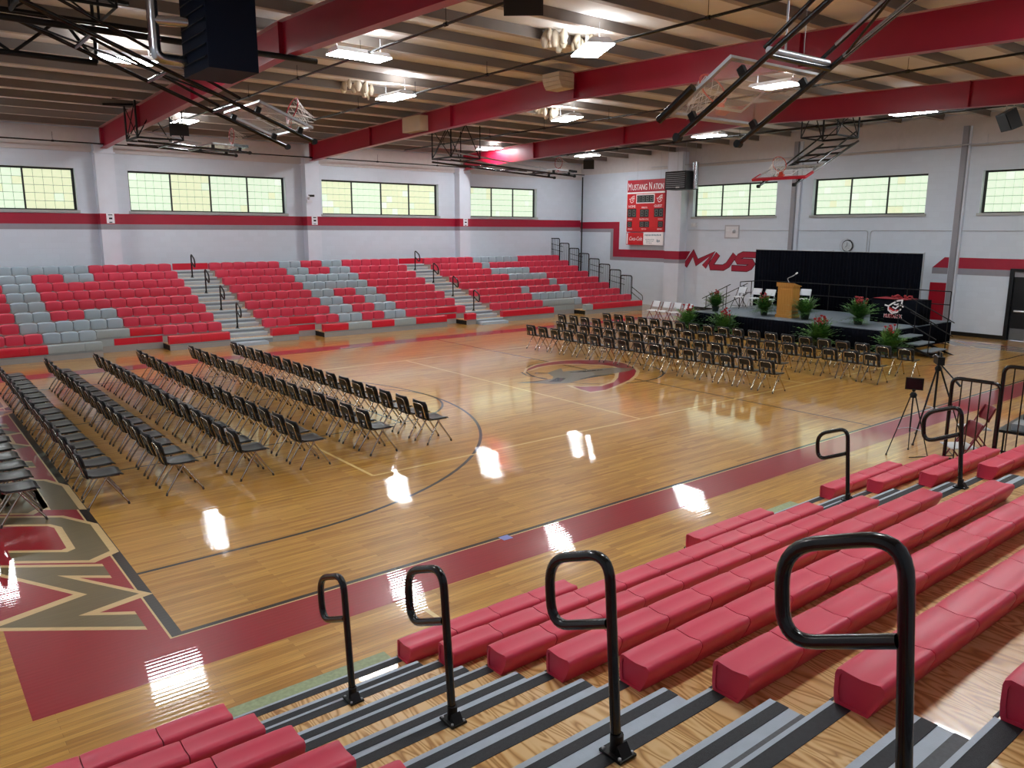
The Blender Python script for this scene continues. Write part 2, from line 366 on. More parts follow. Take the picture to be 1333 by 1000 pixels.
pane_mesh = {}
def window(n, a0, a1, horiz):
    npan = max(3, round((a1-a0)/1.49))
    root = thing('window_%d' % n, '', '')
    del root['label']; del root['category']; structure(root)
    dp = .24
    def pt(u, d, z): return (u, YF+d, z) if horiz else (XR+d, u, z)
    fr = MB(); mu = []
    def bx(mb, u0, u1, d0, d1, z0, z1):
        p, q = pt(u0, d0, z0), pt(u1, d1, z1)
        mb.box(min(p[0], q[0]), max(p[0], q[0]), min(p[1], q[1]), max(p[1], q[1]), z0, z1)
    for u0, u1, z0, z1 in ((a0, a0+.05, ZS, ZT), (a1-.05, a1, ZS, ZT), (a0+.05, a1-.05, ZS, ZS+.04), (a0+.05, a1-.05, ZT-.06, ZT)): bx(fr, u0, u1, dp-.04, dp+.04, z0, z1)
    structure(fr.build('window_frame', 'frame', root))
    sl = MB(); bx(sl, a0-.06, a1+.06, -.05, dp-.05, ZS-.09, ZS+.0); structure(sl.build('window_sill', 'sill', root))
    pw = (a1-a0-.1)/npan
    for i in range(1, npan):
        mb = MB(); u = a0+.05+i*pw; bx(mb, u-.025, u+.025, dp-.04, dp+.04, ZS+.04, ZT-.06); structure(mb.build('mullion', 'frame', root))
    nc, nr = 5, 5
    ph = (ZT-ZS-.1)/nr
    for i in range(npan):
        cw = (pw-.05)/nc
        tint = 'pane2' if random.random() < .2 else 'pane1'
        for c in range(nc):
            for r in range(nr):
                tn = tint if random.random() < .9 else random.choice(('pane1', 'pane2', 'pane3'))
                key = (tn, round(cw, 3), horiz)
                if key not in pane_mesh:
                    mb = MB(); e = .012
                    if horiz: mb.box(e/2, cw-e/2, 0, .02, e/2, ph-e/2)
                    else: mb.box(0, .02, e/2, cw-e/2, e/2, ph-e/2)
                    o = mb.build('pane', tn); pane_mesh[key] = o.data; bpy.data.objects.remove(o)
                o = bpy.data.objects.new('pane', pane_mesh[key]); COL.objects.link(o); o.parent = root
                o.location = pt(a0+.05+i*pw+.025+c*cw, dp, ZS+.04+r*ph); o['kind'] = 'structure'
    bk = MB(); bx(bk, a0, a1, dp+.021, dp+.03, ZS, ZT); structure(bk.build('grid_back', 'frame', root))
for i, (a, b) in enumerate(wins_far): window(i+1, a, b, True)
for i, (a, b) in enumerate(wins_end): window(i+5, a, b, False)

# painted bands (thin coats of paint, parts of the trim)
def band(n, mat, boxes):
    mb = MB()
    for b in boxes: mb.box(*b)
    return structure(mb.build('trim_%d' % n, mat))
PX = [-2.9, 4.9, 12.74, 20.5]
PD = .42
def far_band(z0, z1):
    out = []; e = .004; xs = XL
    for p in PX:
        out.append((xs, p-.31, YF-e, YF, z0, z1))
        out.append((p-.31-e, p+.31+e, YF-PD-e, YF-PD, z0, z1)); out.append((p-.31-e, p-.31, YF-PD, YF-e, z0, z1)); out.append((p+.31, p+.31+e, YF-PD, YF-e, z0, z1))
        xs = p+.31
    out.append((xs, XR, YF-e, YF, z0, z1)); return out
for i, p in enumerate(PX):
    mb = MB().box(p-.31, p+.31, YF-PD, YF, 0, 6.62); mb.box(p-.36, p+.36, YF-PD-.04, YF, 6.3, 6.36)
    structure(mb.build('wall_pilaster', 'pil'))
e = .004
band(3, 'bandred', far_band(3.85, 4.22)); band(4, 'bandgrey', far_band(3.66, 3.85))
PYs = [(17.4, 18.3, .5), (11.5, 11.75, .12), (5.05, 5.35, .12)]
for y0, y1, d in PYs:
    structure(MB().box(XR-d, XR, y0, y1, 0, 7.3).build('wall_pilaster', 'pil'))
band(5, 'bandred', [(XR-e, XR, 21.8, YF, 3.78, 4.13), (XR-e, XR, 21.8, 22.22, 2.34, 3.78), (XR-e, XR, 18.3, 21.8, 2.34, 2.73), (XR-.5-e, XR-.5, 17.4-e, 18.3, 2.34, 2.73), (XR-.5, XR, 17.4-e, 17.4, 2.34, 2.73)])
mb = MB(); mb.prism([(17.396, 2.34), (17.36, 2.34), (17.12, 2.73), (17.396, 2.73)], lambda u, v, d: (XR-d, u, v), 0, .004); structure(mb.build('trim_11', 'bandred'))
band(6, 'bandgrey', [(XR-e, XR, 22.22, YF, 3.60, 3.78), (XR-e, XR, 22.22, 22.42, 2.16, 3.6), (XR-e, XR, 18.3, 22.22, 2.16, 2.34), (XR-.5-e, XR-.5, 17.4-e, 18.3, 2.16, 2.34), (XR-.5, XR, 17.4-e, 17.4, 2.16, 2.34)])
mb = MB(); mb.prism([(5.95, 2.40), (YN, 2.40), (YN, 2.78), (5.55, 2.78)], lambda u, v, d: (XR-d, u, v), 0, .004); structure(mb.build('trim_7', 'bandred'))
band(8, 'bandgrey', [(XR-e, XR, YN, 5.95, 2.18, 2.40)])
structure(MB().box(XR-.03, XR, 3.32, 17.0, 0, .14).build('baseboard_stage_end', 'bboard'))
structure(MB().box(XR-.03, XR, YN, .8, 0, .14).build('baseboard_stage_corner', 'bboard'))
# grey corner posts / downpipes on the end wall
for k, y in enumerate((11.73, 5.2)):
    structure(MB().box(XR-.24, XR-.12, y-.09, y+.09, 0, 7.3).build('trim_%d' % (9+k), 'darkpost'))

# double door, black
d = thing('door_1', '', ''); del d['label']; del d['category']; structure(d)
fr = MB(); fr.box(XR-.06, XR+.2, 3.22, 3.34, 0, 2.46).box(XR-.06, XR+.2, .78, .9, 0, 2.46).box(XR-.06, XR+.2, .9, 3.22, 2.36, 2.46)
structure(fr.build('door_frame', 'doorblack', d))
for y0, y1 in ((2.07, 3.21), (.91, 2.05)):
    lf = structure(MB().box(XR+.03, XR+.08, y0, y1, .02, 2.35).build('door_leaf', 'doorblack', d))
    structure(MB().tube([(XR-.04, y0+.12, 1.02), (XR-.04, y1-.12, 1.02)], .035, 8).box(XR-.04, XR+.03, y0+.12, y0+.2, .99, 1.05).box(XR-.04, XR+.03, y1-.2, y1-.12, .99, 1.05).build('push_bar', 'pushbar', lf))
    structure(MB().box(XR+.018, XR+.03, y0+.04, y1-.04, .03, .42).build('kick_plate', 'kick', lf))
    structure(MB().box(XR-.02, XR+.03, y0+.2, y0+.55, 2.18, 2.28).build('door_closer', 'pushbar', lf))

# ------------------------------------------------------------------ ceiling: insulation, purlins, red frames
ce = structure(MB().box(XL-.4, XR+.4, YN-.4, YF+.4, 8.22, 8.3).build('ceiling', 'insul'))
ys = [8.4 + 1.52*(k+.5) for k in range(-11, 11)]
ys = [y for y in ys if YN+.1 < y < YF-.1]
for y in ys:
    z = roof_z(y); mb = MB()
    mb.box(XL, XR, y-.05, y+.05, z, z+.22)
    o = mb.build('purlin', 'purlin', ce); structure(o)
    structure(MB().box(XL, XR, y-.09, y+.05, z-.008, z).build('purlin_lip', 'purl_lit', o))  # lip coloured paler than the web: floor bounce put into the colour
edges = [YN] + ys + [YF]
for a, b in zip(edges[:-1], edges[1:]):
    mb = MB(); n = 6; vs = []
    for i in range(n+1):
        t = i/n; y = a+(b-a)*t; zz = roof_z(y)+.22 - .07*math.sin(PI*t)**.8
        vs += [(XL, y, zz), (XR, y, zz)]
    mb.add(vs, [(2*i, 2*i+1, 2*i+3, 2*i+2) for i in range(n)], True)
    structure(mb.build('insulation_panel', 'insul', ce))
beam_lab = ['red steel roof beam over the near bleacher aisle, above the entry wall', 'red steel roof beam meeting first white pilaster, nearest the black heater', 'long red roof beam carrying the beige curved speaker', 'red steel roof beam nearest the stage, beyond the glass backboards']
for i, x in enumerate((-2.9, 4.9, 12.74, 20.5)):
    root = thing('roof_beam', beam_lab[i], 'beam', (x, 0, 0), 0, 'red roof beams')
    pts = [YN+.02, -3, 2, 8.4, 14, 19, YF-.45]
    dep = lambda y: .66 + .05*max(0, (abs(y-8.4)-9)/6)
    web = MB(); bf = MB(); tf = MB()
    for a, b in zip(pts[:-1], pts[1:]):
        za, zb = roof_z(a), roof_z(b); la, lb = za-dep(a), zb-dep(b)
        def q(mb, x0, x1, a0, a1, b0, b1): mb.hexa([(x0,a,a0),(x1,a,a0),(x1,b,b0),(x0,b,b0),(x0,a,a1),(x1,a,a1),(x1,b,b1),(x0,b,b1)])
        q(web, -.008, .008, la+.012, za-.012, lb+.012, zb-.012); q(tf, -.11, .11, za-.014, za-.001, zb-.014, zb-.001); q(bf, -.11, .11, la, la+.014, lb, lb+.014)
    web.build('beam_web', 'steelred', root); tf.build('top_flange', 'flange', root); bf.build('bottom_flange', 'steelred', root)  # top flange pale and pinkish: its lit look is put into the colour
    for y in (8.4, 2.0, 14.0, 19.2):
        MB().box(-.1, .1, y-.012, y+.012, roof_z(y)-dep(y)+.012, roof_z(y)-.012).build('stiffener', 'steelred', root)
    # tapered column below the far knee, running into the pilaster head
    MB().box(-.1, .1, YF-.62, YF-.44, 6.62, roof_z(YF)-.02).build('knee_post', 'steelred', root)

# ------------------------------------------------------------------ painted court (flat paint, parts of the floor)
def paint(name, quads, mat, z, fn=None):
    mb = MB()
    for q in quads:
        vs = [(fn(*p) if fn else p) for p in q]
        mb.add([(v[0], v[1], z) for v in vs], [tuple(range(len(vs)))])
    o = mb.build(name, mat, fl)
    for p in o.data.polygons:
        pass
    o['kind'] = 'structure'; return o
def rect(x0, x1, y0, y1): return [(x0, y0), (x1, y0), (x1, y1), (x0, y1)]
def ring(cx, cy, r, wd, a0=0, a1=2*PI, n=64):
    pts = [(cx+r*math.cos(a0+(a1-a0)*i/n), cy+r*math.sin(a0+(a1-a0)*i/n)) for i in range(n+1)]
    return ribbon(pts, wd)
bw, sw = .10, .06
paint('red_border', [rect(-1.3, -bw-.02, -.72, WY+.75), rect(LX+bw+.02, LX+1.3, -.72, WY+.75), rect(-bw-.02, LX+bw+.02, -.72, -sw-.02), rect(-bw-.02, LX+bw+.02, WY+sw+.02, WY+.75)], 'f_red', .0010)
paint('cream_edge', [rect(-bw-.02, -bw, -sw-.02, WY+sw+.02), rect(LX+bw, LX+bw+.02, -sw-.02, WY+sw+.02), rect(-bw, LX+bw, -sw-.02, -sw), rect(-bw, LX+bw, WY+sw, WY+sw+.02)], 'f_cream', .0010)
paint('boundary_line', [rect(-bw, 0, -sw, WY+sw), rect(LX, LX+bw, -sw, WY+sw), rect(0, LX, -sw, 0), rect(0, LX, WY, WY+sw)], 'f_black', .0010)
H = LX/2; CY = WY/2
paint('halfway_line', [rect(H-.025, H+.025, 0, WY)], 'f_black', .0012)
for s, x0 in ((1, 0), (-1, LX)):
    fx = lambda u, v, s=s, x0=x0: (x0+s*u, v)
    bx = 1.6
    q = ribbon([(0, CY-6.02), (bx, CY-6.02)] + [(bx+6.02*math.sin(a), CY-6.02*math.cos(a)) for a in [PI*i/60 for i in range(1, 60)]] + [(bx, CY+6.02), (0, CY+6.02)], .055)
    q += [rect(0, 5.79, CY-1.86, CY-1.81), rect(0, 5.79, CY+1.81, CY+1.86), rect(5.765, 5.815, CY-1.83, CY+1.83)] + ring(5.79, CY, 1.83, .05, -PI/2, PI/2, 24)
    paint('three_point_line', q, 'f_black', .0012, fx)
paint('centre_circle', ring(H, CY, 1.83, .05), 'f_black', .0012)
v0, v1 = 3.72, LX-3.84; w0, w1 = CY-4.5, CY+4.5
paint('volleyball_line', [rect(v0, v1, w0-.025, w0+.025), rect(v0, v1, w1-.025, w1+.025), rect(v0-.025, v0+.025, w0, w1), rect(v1-.025, v1+.025, w0, w1), rect(H-3.14, H-3.09, w0, w1), rect(H+2.86, H+2.91, w0, w1)], 'f_yellow', .0014)
paint('volleyball_mark', [rect(2.0, 2.05, -2.0, -.76)], 'f_yellow', .0014)
# baseline lettering, italic capitals outlined in cream
def letters(word, y0, pitch, wid, sx, fn, stroke, outline, matA, matB, zA, zB, nm):
    for k, ch in enumerate(word):
        qa, qb = [], []
        for pl in GLYPH[ch]:
            p2 = [(u*wid+k*pitch+y0, v) for u, v in pl]
            qa += ribbon([(a, b*sx) for a, b in p2], stroke+2*outline); qb += ribbon([(a, b*sx) for a, b in p2], stroke)
        for qq, mt, z, sub in ((qa, matA, zA, '_outline'), (qb, matB, zB, '')):
            paint(nm+sub, qq, mt, z, fn)
lh = .78
fn_l = lambda u, v: (-.24-v, u+v*.74)
letters('mUSTANGS', .46, 1.93, 1.42, lh, fn_l, .30, .08, 'f_cream', 'f_khaki', .0014, .0018, 'baseline_letter')
fn_r = lambda u, v: (LX+.24+v, WY-u-v*.74)
letters('mUSTANGS', .46, 1.93, 1.42, lh, fn_r, .30, .08, 'f_cream', 'f_khaki', .0014, .0018, 'baseline_letter')
# centre emblem: running horse in a red swoosh
outer = [(11.2, 8.55), (11.65, 8.98), (12.2, 9.28), (12.96, 9.42), (13.45, 9.32), (13.95, 9.06), (14.37, 8.72), (14.47, 8.26), (14.35, 7.8), (14.1, 7.3), (13.75, 6.85), (13.2, 6.42), (12.6, 6.06), (11.9, 5.78), (11.24, 5.55), (10.75, 5.6), (10.78, 6.0), (10.92, 6.5)]
inner = [(11.08, 6.25), (11.5, 6.02), (12.1, 6.2), (12.6, 6.55), (13.1, 7.0), (13.55, 7.35), (13.72, 7.75), (13.62, 8.15), (13.3, 8.55), (12.9, 8.87), (12.5, 8.97), (12.0, 8.9), (11.6, 8.72)]
paint('emblem_swoosh', [outer + inner[::1]], 'f_red', .0016)
paint('emblem_edge', ribbon(outer + inner, .09, True), 'f_cream', .0020)
horse = [(10.12, 7.56), (10.64, 7.40), (11.17, 7.40), (11.40, 7.62), (11.62, 8.1), (11.92, 8.25), (12.4, 8.42), (12.10, 8.02), (12.57, 7.95), (13.1, 7.78), (13.6, 7.62), (14.0, 7.2), (13.6, 7.02), (12.89, 6.98), (11.92, 6.95), (11.18, 6.75), (10.74, 6.9), (10.43, 7.25)]
paint('emblem_horse', [horse], 'f_grey', .0022)
paint('emblem_mane', [[(12.1, 7.85), (12.5, 7.62), (13.0, 7.56), (13.5, 7.5), (12.9, 7.7)], [(11.57, 6.92), (12.33, 7.10), (12.85, 6.93), (12.2, 6.92)], [(11.30, 8.25), (11.7, 8.0), (11.62, 8.12), (11.4, 8.32)], [(10.8, 7.15), (11.1, 7.0), (11.5, 7.25), (11.38, 7.45)], [(10.0, 7.62), (10.64, 7.36), (11.1, 7.36), (10.6, 7.46)]], 'f_black', .0025)
paint('emblem_outline', ribbon([(11.15, 8.6), (10.98, 8.2), (11.0, 7.8), (11.1, 7.5)], .05), 'f_black', .0024)
o = MB().box(3.72, 3.86, -.14, -.02, .0012, .0032).build('tape_mark', 'tapeblue'); tag(o, 'small scrap of blue tape across the near black sideline', 'tape')

# ------------------------------------------------------------------ bleachers
RISE, D_FAR, D_NEAR = .2445, .19, .27
def module_mesh(wd, kind, mat, name='seat'):
    """one moulded bench module, front at y=0, depth +y, bottom at z=0; kinds: near, far, panel"""
    if kind == 'near':
        h = .168
        prof = [(.010, 0), (.003, .02), (0, .06), (0, h-.03), (.006, h-.010), (.026, h), (.07, h-.006), (.115, h-.010), (.16, h-.005), (.196, h+.001), (.213, h-.010), (.217, h-.034), (.19, .06), (.16, .01), (.156, 0)]
        us = [-1, -.985, -.93, -.6, 0, .6, .93, .985, 1]
    else:
        h = .25 if kind == 'panel' else .315
        prof = [(.012, 0), (.004, .03), (0, .12), (0, h-.035), (.006, h-.012), (.028, h), (.07, h-.008), (.115, h-.014), (.16, h-.006), (.195, h+.002), (.212, h-.010), (.218, h-.04), (.212, h-.08), (.205, .02), (.203, 0)]
        us = [-1, -.96, -.86, -.5, 0, .5, .86, .96, 1]
    vs = []; dp = .218
    for u in us:
        a = abs(u); t1 = max(0, (a-.9)/.1)
        drop = {'near': .005*a**6, 'far': .030*a**4, 'panel': 0}[kind]; ins = {'near': .003, 'far': .014, 'panel': .003}[kind]*t1**2
        for y, z in prof:
            t = z/h
            nar = 1 - {'near': .004, 'far': .085, 'panel': 0}[kind]*abs(t-.5)**1.6*2
            vs.append((u*(wd/2-.003)*nar, y + ins*(1-2*y/dp), z - drop*2*max(0, t-.5)))
    n = len(prof); k = len(us)
    mb = MB()
    mb.add(vs, [(i*n+j, (i+1)*n+j, (i+1)*n+(j+1) % n, i*n+(j+1) % n) for i in range(k-1) for j in range(n)], True)
    for end in (0, k-1):
        loop = vs[end*n:(end+1)*n]; c = Vector((sum(v[0] for v in loop)/n, dp*.47, h*.47)); sgn = -1 if end == 0 else 1
        inn = [((c+(Vector(v)-c)*.82)) for v in loop]; rec = [p-Vector((sgn*.008, 0, 0)) for p in inn]
        mb.add(list(loop)+inn+rec, [(j, (j+1) % n, n+(j+1) % n, n+j) for j in range(n)] + [(n+j, n+(j+1) % n, 2*n+(j+1) % n, 2*n+j) for j in range(n)] + [tuple(range(2*n, 3*n))])
    o = mb.build(name, mat); me = o.data; bpy.data.objects.remove(o); return me
MOD = {}
def module(wd, kind, mat):
    k = (round(wd, 4), kind, mat)
    if k not in MOD: MOD[k] = module_mesh(wd, kind, mat)
    return MOD[k]
def put(me, name, parent, loc):
    o = bpy.data.objects.new(name, me); COL.objects.link(o); o.parent = parent; o.location = loc; return o

def bleacher(label, origin, rz, nmod, mw, nrow, pitch, colour, cuts, panel, group, flat0, deckmat='ply'):
    """colour(row, i) -> 'r' 'g' or None; cuts: list of (i0, i1) missing from the front row"""
    root = thing('bleacher_section', label, 'bleachers', origin, rz, group); D0 = D_FAR if flat0 else D_NEAR
    L = nmod*mw
    def spans(row):
        if row > 0: return [(0, L)]
        out = []; x = 0
        for a, b in cuts:
            if a*mw > x: out.append((x, a*mw))
            x = b*mw
        if x < L: out.append((x, L))
        return out
    for n in range(nrow):
        z = D0+RISE*n; y = n*pitch
        for a, b in spans(n):
            MB().box(a, b, y, y+(pitch+.03 if n < nrow-1 else .23), z-.03, z).build('deck', deckmat, root)
            MB().box(a, b, y-.012, y, z-.035, z+.004).build('deck_nosing', 'riser' if flat0 else 'strip', root)
            z0 = 0 if n == 0 else z-RISE
            MB().box(a+.005, b-.005, y+.006, y+.03, z0, z-.035).build('riser', 'base', root)
            if n == 0:
                for xx in (a, b-.02): MB().box(xx, xx+.02, y+.03, y+pitch, 0, z-.03).build('side_panel', 'blackmatte', root)
        i = 0
        while i < nmod:
            c = colour(n, i)
            incut = any(a <= i < b for a, b in cuts)
            if c is None or (n == 0 and incut): i += 1; continue
            if flat0 and (n == 0 or (n == 1 and incut)):
                j = i+1 if (i+1 < nmod and colour(n, i+1) == c and (any(a <= i+1 < b for a, b in cuts) == incut)) else i
                put(module(mw*(j-i+1), 'panel', 'panelred' if c == 'r' else 'panelgrey'), 'bench_panel', root, ((i+j+1)/2*mw, y, z)); i = j+1; continue
            put(module(mw, 'far' if flat0 else 'near', 'seatred' if c == 'r' else 'seatgrey'), 'seat', root, ((i+.5)*mw, y-(.016 if flat0 else 0), z-(.05 if flat0 else 0))); i += 1
    for k, (a, b) in enumerate(cuts):            # wheelchair bay: front of the second tier seen down to the floor
        for (f0, f1, mt) in panel[k]:
            MB().box(a*mw+(b-a)*mw*f0, a*mw+(b-a)*mw*f1-.004, pitch-.008, pitch+.006, D0+.01, D0+RISE-.036).build('bay_panel', mt, root)
        MB().box(a*mw, b*mw, pitch-.004, pitch+.006, 0, D0).build('bay_skirt', 'base', root)
    MB().box(0, .02, pitch, (nrow-1)*pitch+.2, 0, D0).build('side_panel', 'blackmatte', root)
    MB().box(L-.02, L, pitch, (nrow-1)*pitch+.2, 0, D0).build('side_panel', 'blackmatte', root)
    return root

def aisle(label, origin, rz, wd, nrow, pitch, near, group=None):
    root = thing('aisle_stairs', label, 'stairs', origin, rz, group); D0 = D_NEAR if near else D_FAR
    for n in range(nrow):
        z = D0+RISE*n; y = n*pitch
        MB().box(0, wd, y, y+(pitch+.03 if n < nrow-1 else .23), z-.03, z).build('deck', 'ply', root)
        z0 = 0 if n == 0 else z-RISE
        MB().box(.005, wd-.005, y+.006, y+.03, z0, z-.035).build('riser', 'riser', root)
        if near:
            MB().box(0, wd, y-.008, y, z-.035, z+.004).box(0, wd, y, y+.013, z, z+.004).build('nosing', 'step', root)
            MB().box(0, wd, y+.013, y+.085, z, z+.003).build('grit_strip', 'strip', root)
        else:
            MB().box(0, wd, y-.012, y+.09, z-.045, z+.005).build('nosing', 'nosing', root)
        if n < nrow-1:
            e = -.012; y1 = y+pitch; sd = .28 if near else .34
            st = MB().box(-e, wd+e, y1-sd, y1-.005, z, z+RISE/2).build('half_step', 'step', root)
            if near:
                zz = z+RISE/2
                MB().box(-e, wd+e, y1-sd+.035, y1-sd+.095, zz, zz+.003).build('grit_strip', 'strip', st)
                MB().box(-e, wd+e, y1-sd+.155, y1-sd+.215, zz, zz+.003).build('grit_strip', 'strip2', st)
            else:
                MB().box(0, wd, y1-sd-.008, y1-sd+.05, z+RISE/2-.03, z+RISE/2+.004).build('step_nosing', 'nosing', st)
    return root

P_FAR, Y_FAR = .745, 18.1; P_NEAR, Y_NEAR = .61, -2.04
MF = .4667; MN = .4545
def rows_from(spec):
    """spec: {row: string of r/g per module}"""
    return lambda n, i: spec[n][i] if i < len(spec[n]) else 'r'
# section 1 is listed from its aisle end leftwards, so reverse
R = lambda *a: ''.join(c*k for c, k in a)
s1 = {8: R(('r',6),('g',6),('r',6)), 7: R(('r',6),('g',2),('r',2),('g',2),('r',6)), 6: R(('r',10),('g',2),('r',6)), 5: R(('r',10),('g',2),('r',6)), 4: R(('r',10),('g',2),('r',6)),
      3: R(('r',6),('g',2),('r',2),('g',2),('r',6)), 2: R(('r',6),('g',6),('r',6)), 1: R(('r',6),('g',5),('r',7)), 0: R(('r',8),('g',3),('r',7))}
s1 = {k: v[::-1] for k, v in s1.items()}
hh = R(('r',6),('g',2),('r',2),('g',2),('r',6))
s2 = {k: hh for k in (8, 7, 4, 3, 2, 1)}; s2[6] = s2[5] = R(('r',6),('g',6),('r',6)); s2[0] = hh
s3 = {8: R(('r',6),('g',6),('r',6)), 7: R(('r',6),('g',1),('r',11)), 6: R(('r',6),('g',5),('r',7)), 5: R(('r',7),('g',5),('r',6)), 4: R(('r',11),('g',1),('r',6)),
      3: R(('r',6),('g',1),('r',4),('g',1),('r',6)), 2: R(('r',6),('g',6),('r',6)), 1: R(('r',6),('g',5),('r',7)), 0: R(('r',6),('g',5),('r',7))}
bleacher('far bleacher section with grey letter C, left of both stair aisles, behind black chairs', (6.8-18*MF, Y_FAR, 0), 0, 18, MF, 9, P_FAR, rows_from(s1), [(10, 14)], [[(0, .25, 'panelgrey'), (.25, .62, 'panelred'), (.62, 1, 'panelred')]], 'far bleacher sections', True)
bleacher('far bleacher section with grey letter H, between the two grey stair aisles', (8.2, Y_FAR, 0), 0, 18, MF, 9, P_FAR, rows_from(s2), [(2, 4), (15, 17)], [[(0, 1, 'panelred')], [(0, 1, 'panelred')]], 'far bleacher sections', True)
bleacher('far bleacher section with grey letter S, ending at black guard rails under scoreboard', (17.95, Y_FAR, 0), 0, 18, MF, 9, P_FAR, rows_from(s3), [(6, 10)], [[(0, .15, 'panelred'), (.15, .75, 'panelgrey'), (.75, 1, 'panelgrey')]], 'far bleacher sections', True)
for k, (x0, wd, lab) in enumerate(((6.8, 1.4, 'grey stair aisle between bleacher letters C and H'), (16.6, 1.35, 'grey stair aisle between bleacher letters H and S'))):
    root = aisle(lab, (x0, Y_FAR, 0), 0, wd, 9, P_FAR, False, 'far stair aisles')
    MB().box(.05, wd-.05, 8*P_FAR+.02, 8*P_FAR+.06, D_FAR+8*RISE+.02, D_FAR+8*RISE+.26).build('back_panel', 'panelred', root)
    MB().box(.02, wd-.3+.25*k, -.42, -.02, 0, .10).build('bottom_step', 'step', root)
red = lambda n, i: 'r'
# near bank: local x runs towards -x in the room
bleacher('near red bleacher section, left of the foreground stair aisle', (-.28, Y_NEAR, 0), PI, 5, MN, 9, P_NEAR, red, [], [], 'near bleacher sections', False)
bleacher('large near red bleacher section between the two near stair aisles', (1.12+11*MN, Y_NEAR, 0), PI, 11, MN, 9, P_NEAR, red, [(3, 7)], [[(0, .5, 'panelred'), (.5, 1, 'panelred')]], 'near bleacher sections', False)
bleacher('short near red bleacher section beside the black guard rails', (7.48+4*MN, Y_NEAR, 0), PI, 4, MN, 9, P_NEAR, red, [], [], 'near bleacher sections', False)
na = aisle('foreground stair aisle of plywood decks with grey and black striped steps', (1.12, Y_NEAR, 0), PI, 1.4, 9, P_NEAR, True, 'near stair aisles')
bs = MB().box(-.1, 1.4, -.40, -.005, 0, .10).build('bottom_step', 'step', na)
MB().box(-.1, 1.4, -.40, -.2, .10, .102).box(-.1, 1.4, -.402, -.40, .02, .10).build('green_tape', 'taped', bs)
nb = aisle('second near stair aisle beyond the large red section', (7.48, Y_NEAR, 0), PI, 7.48-1.12-11*MN, 9, P_NEAR, True, 'near stair aisles')
MB().box(.01, 1.3, -.40, -.005, 0, .10).build('bottom_step', 'taped', nb)

# looped aisle handrails
def rail_meshes(slope, r):
    hgt = .88
    pts = round_path([(0, 0, 0), (0, 0, hgt), (0, -.39, hgt-slope), (0, -.39, hgt-.32-slope), (0, -.02, hgt-.31)], .13, 7)
    if slope < .18: pts = [Vector((p.x, p.y-.085*p.z, p.z)) for p in pts]
    mb = MB().tube(pts, r, 10)
    post = mb.build('rail_tube', 'black')
    fl_ = MB().box(-.05, .05, -.055, .07, 0, .012).tube([(0, 0, .012), (0, 0, .09)], r*1.25, 10)
    fl_.hexa([(-.03,.02,.012),(.03,.02,.012),(.03,.065,.012),(-.03,.065,.012),(-.03,.02,.02),(.03,.02,.02),(.03,.03,.06),(-.03,.03,.06)])
    bolts = [MB().lathe([(.008, .012), (.008, .02), (.004, .022)], (sx*.038, sy, 0), 6) for sx in (-1, 1) for sy in (-.04, .055)]
    flange = fl_.build('base_flange', 'blackmatte')
    return post, flange, [b.build('bolt', 'silver') for b in bolts]
def make_rail(label, cat, loc, rz, slope, r, group):
    root = thing('aisle_handrail', label, cat, loc, rz, group)
    a, b, c = rail_meshes(slope, r)
    for o in [a, b] + c: o.parent = root
    return root
nz = lambda n: D_NEAR+RISE*n
nf = lambda n: D_FAR+RISE*n
near_lab = ['black looped handrail lowest in the foreground stair aisle, nearest the floor', 'black looped handrail second up the foreground stair aisle', 'black looped handrail third up the foreground stair aisle, beside red bench ends', 'largest black looped handrail, at the top of the foreground stair aisle']
r0 = None
for k, n in enumerate((1, 3, 5, 7)):
    loc = ((.39, .39, .41, .31)[k], Y_NEAR-n*P_NEAR-.05, nz(n)+.004)
    if r0 is None: r0 = make_rail(near_lab[0], 'handrail', loc, PI, .15, .0235, 'foreground aisle handrails')
    else: dup(r0, loc, PI, near_lab[k])
for k, n in enumerate((1, 3)):
    dup(r0, (6.95, Y_NEAR-n*P_NEAR-.05, nz(n)+.004), PI, ['black looped handrail at the foot of the second near stair aisle', 'black looped handrail in second near aisle, in front of the dark red chairs'][k], 'second aisle handrails')
far_r = None
for ai, (x, nm) in enumerate(((7.33, 'between bleacher letters C and H'), (17.05, 'between bleacher letters H and S'))):
    for k, n in enumerate((7, 5, 3, 1)):
        lab = ['topmost', 'second from top', 'third from top', 'lowest'][k] + ' looped handrail in the far stair aisle ' + nm
        loc = (x, Y_FAR+n*P_FAR+.05, nf(n)+.005)
        if far_r is None: far_r = make_rail(lab, 'handrail', loc, 0, .2, .026, 'far aisle handrails')
        else: dup(far_r, loc, 0, lab)

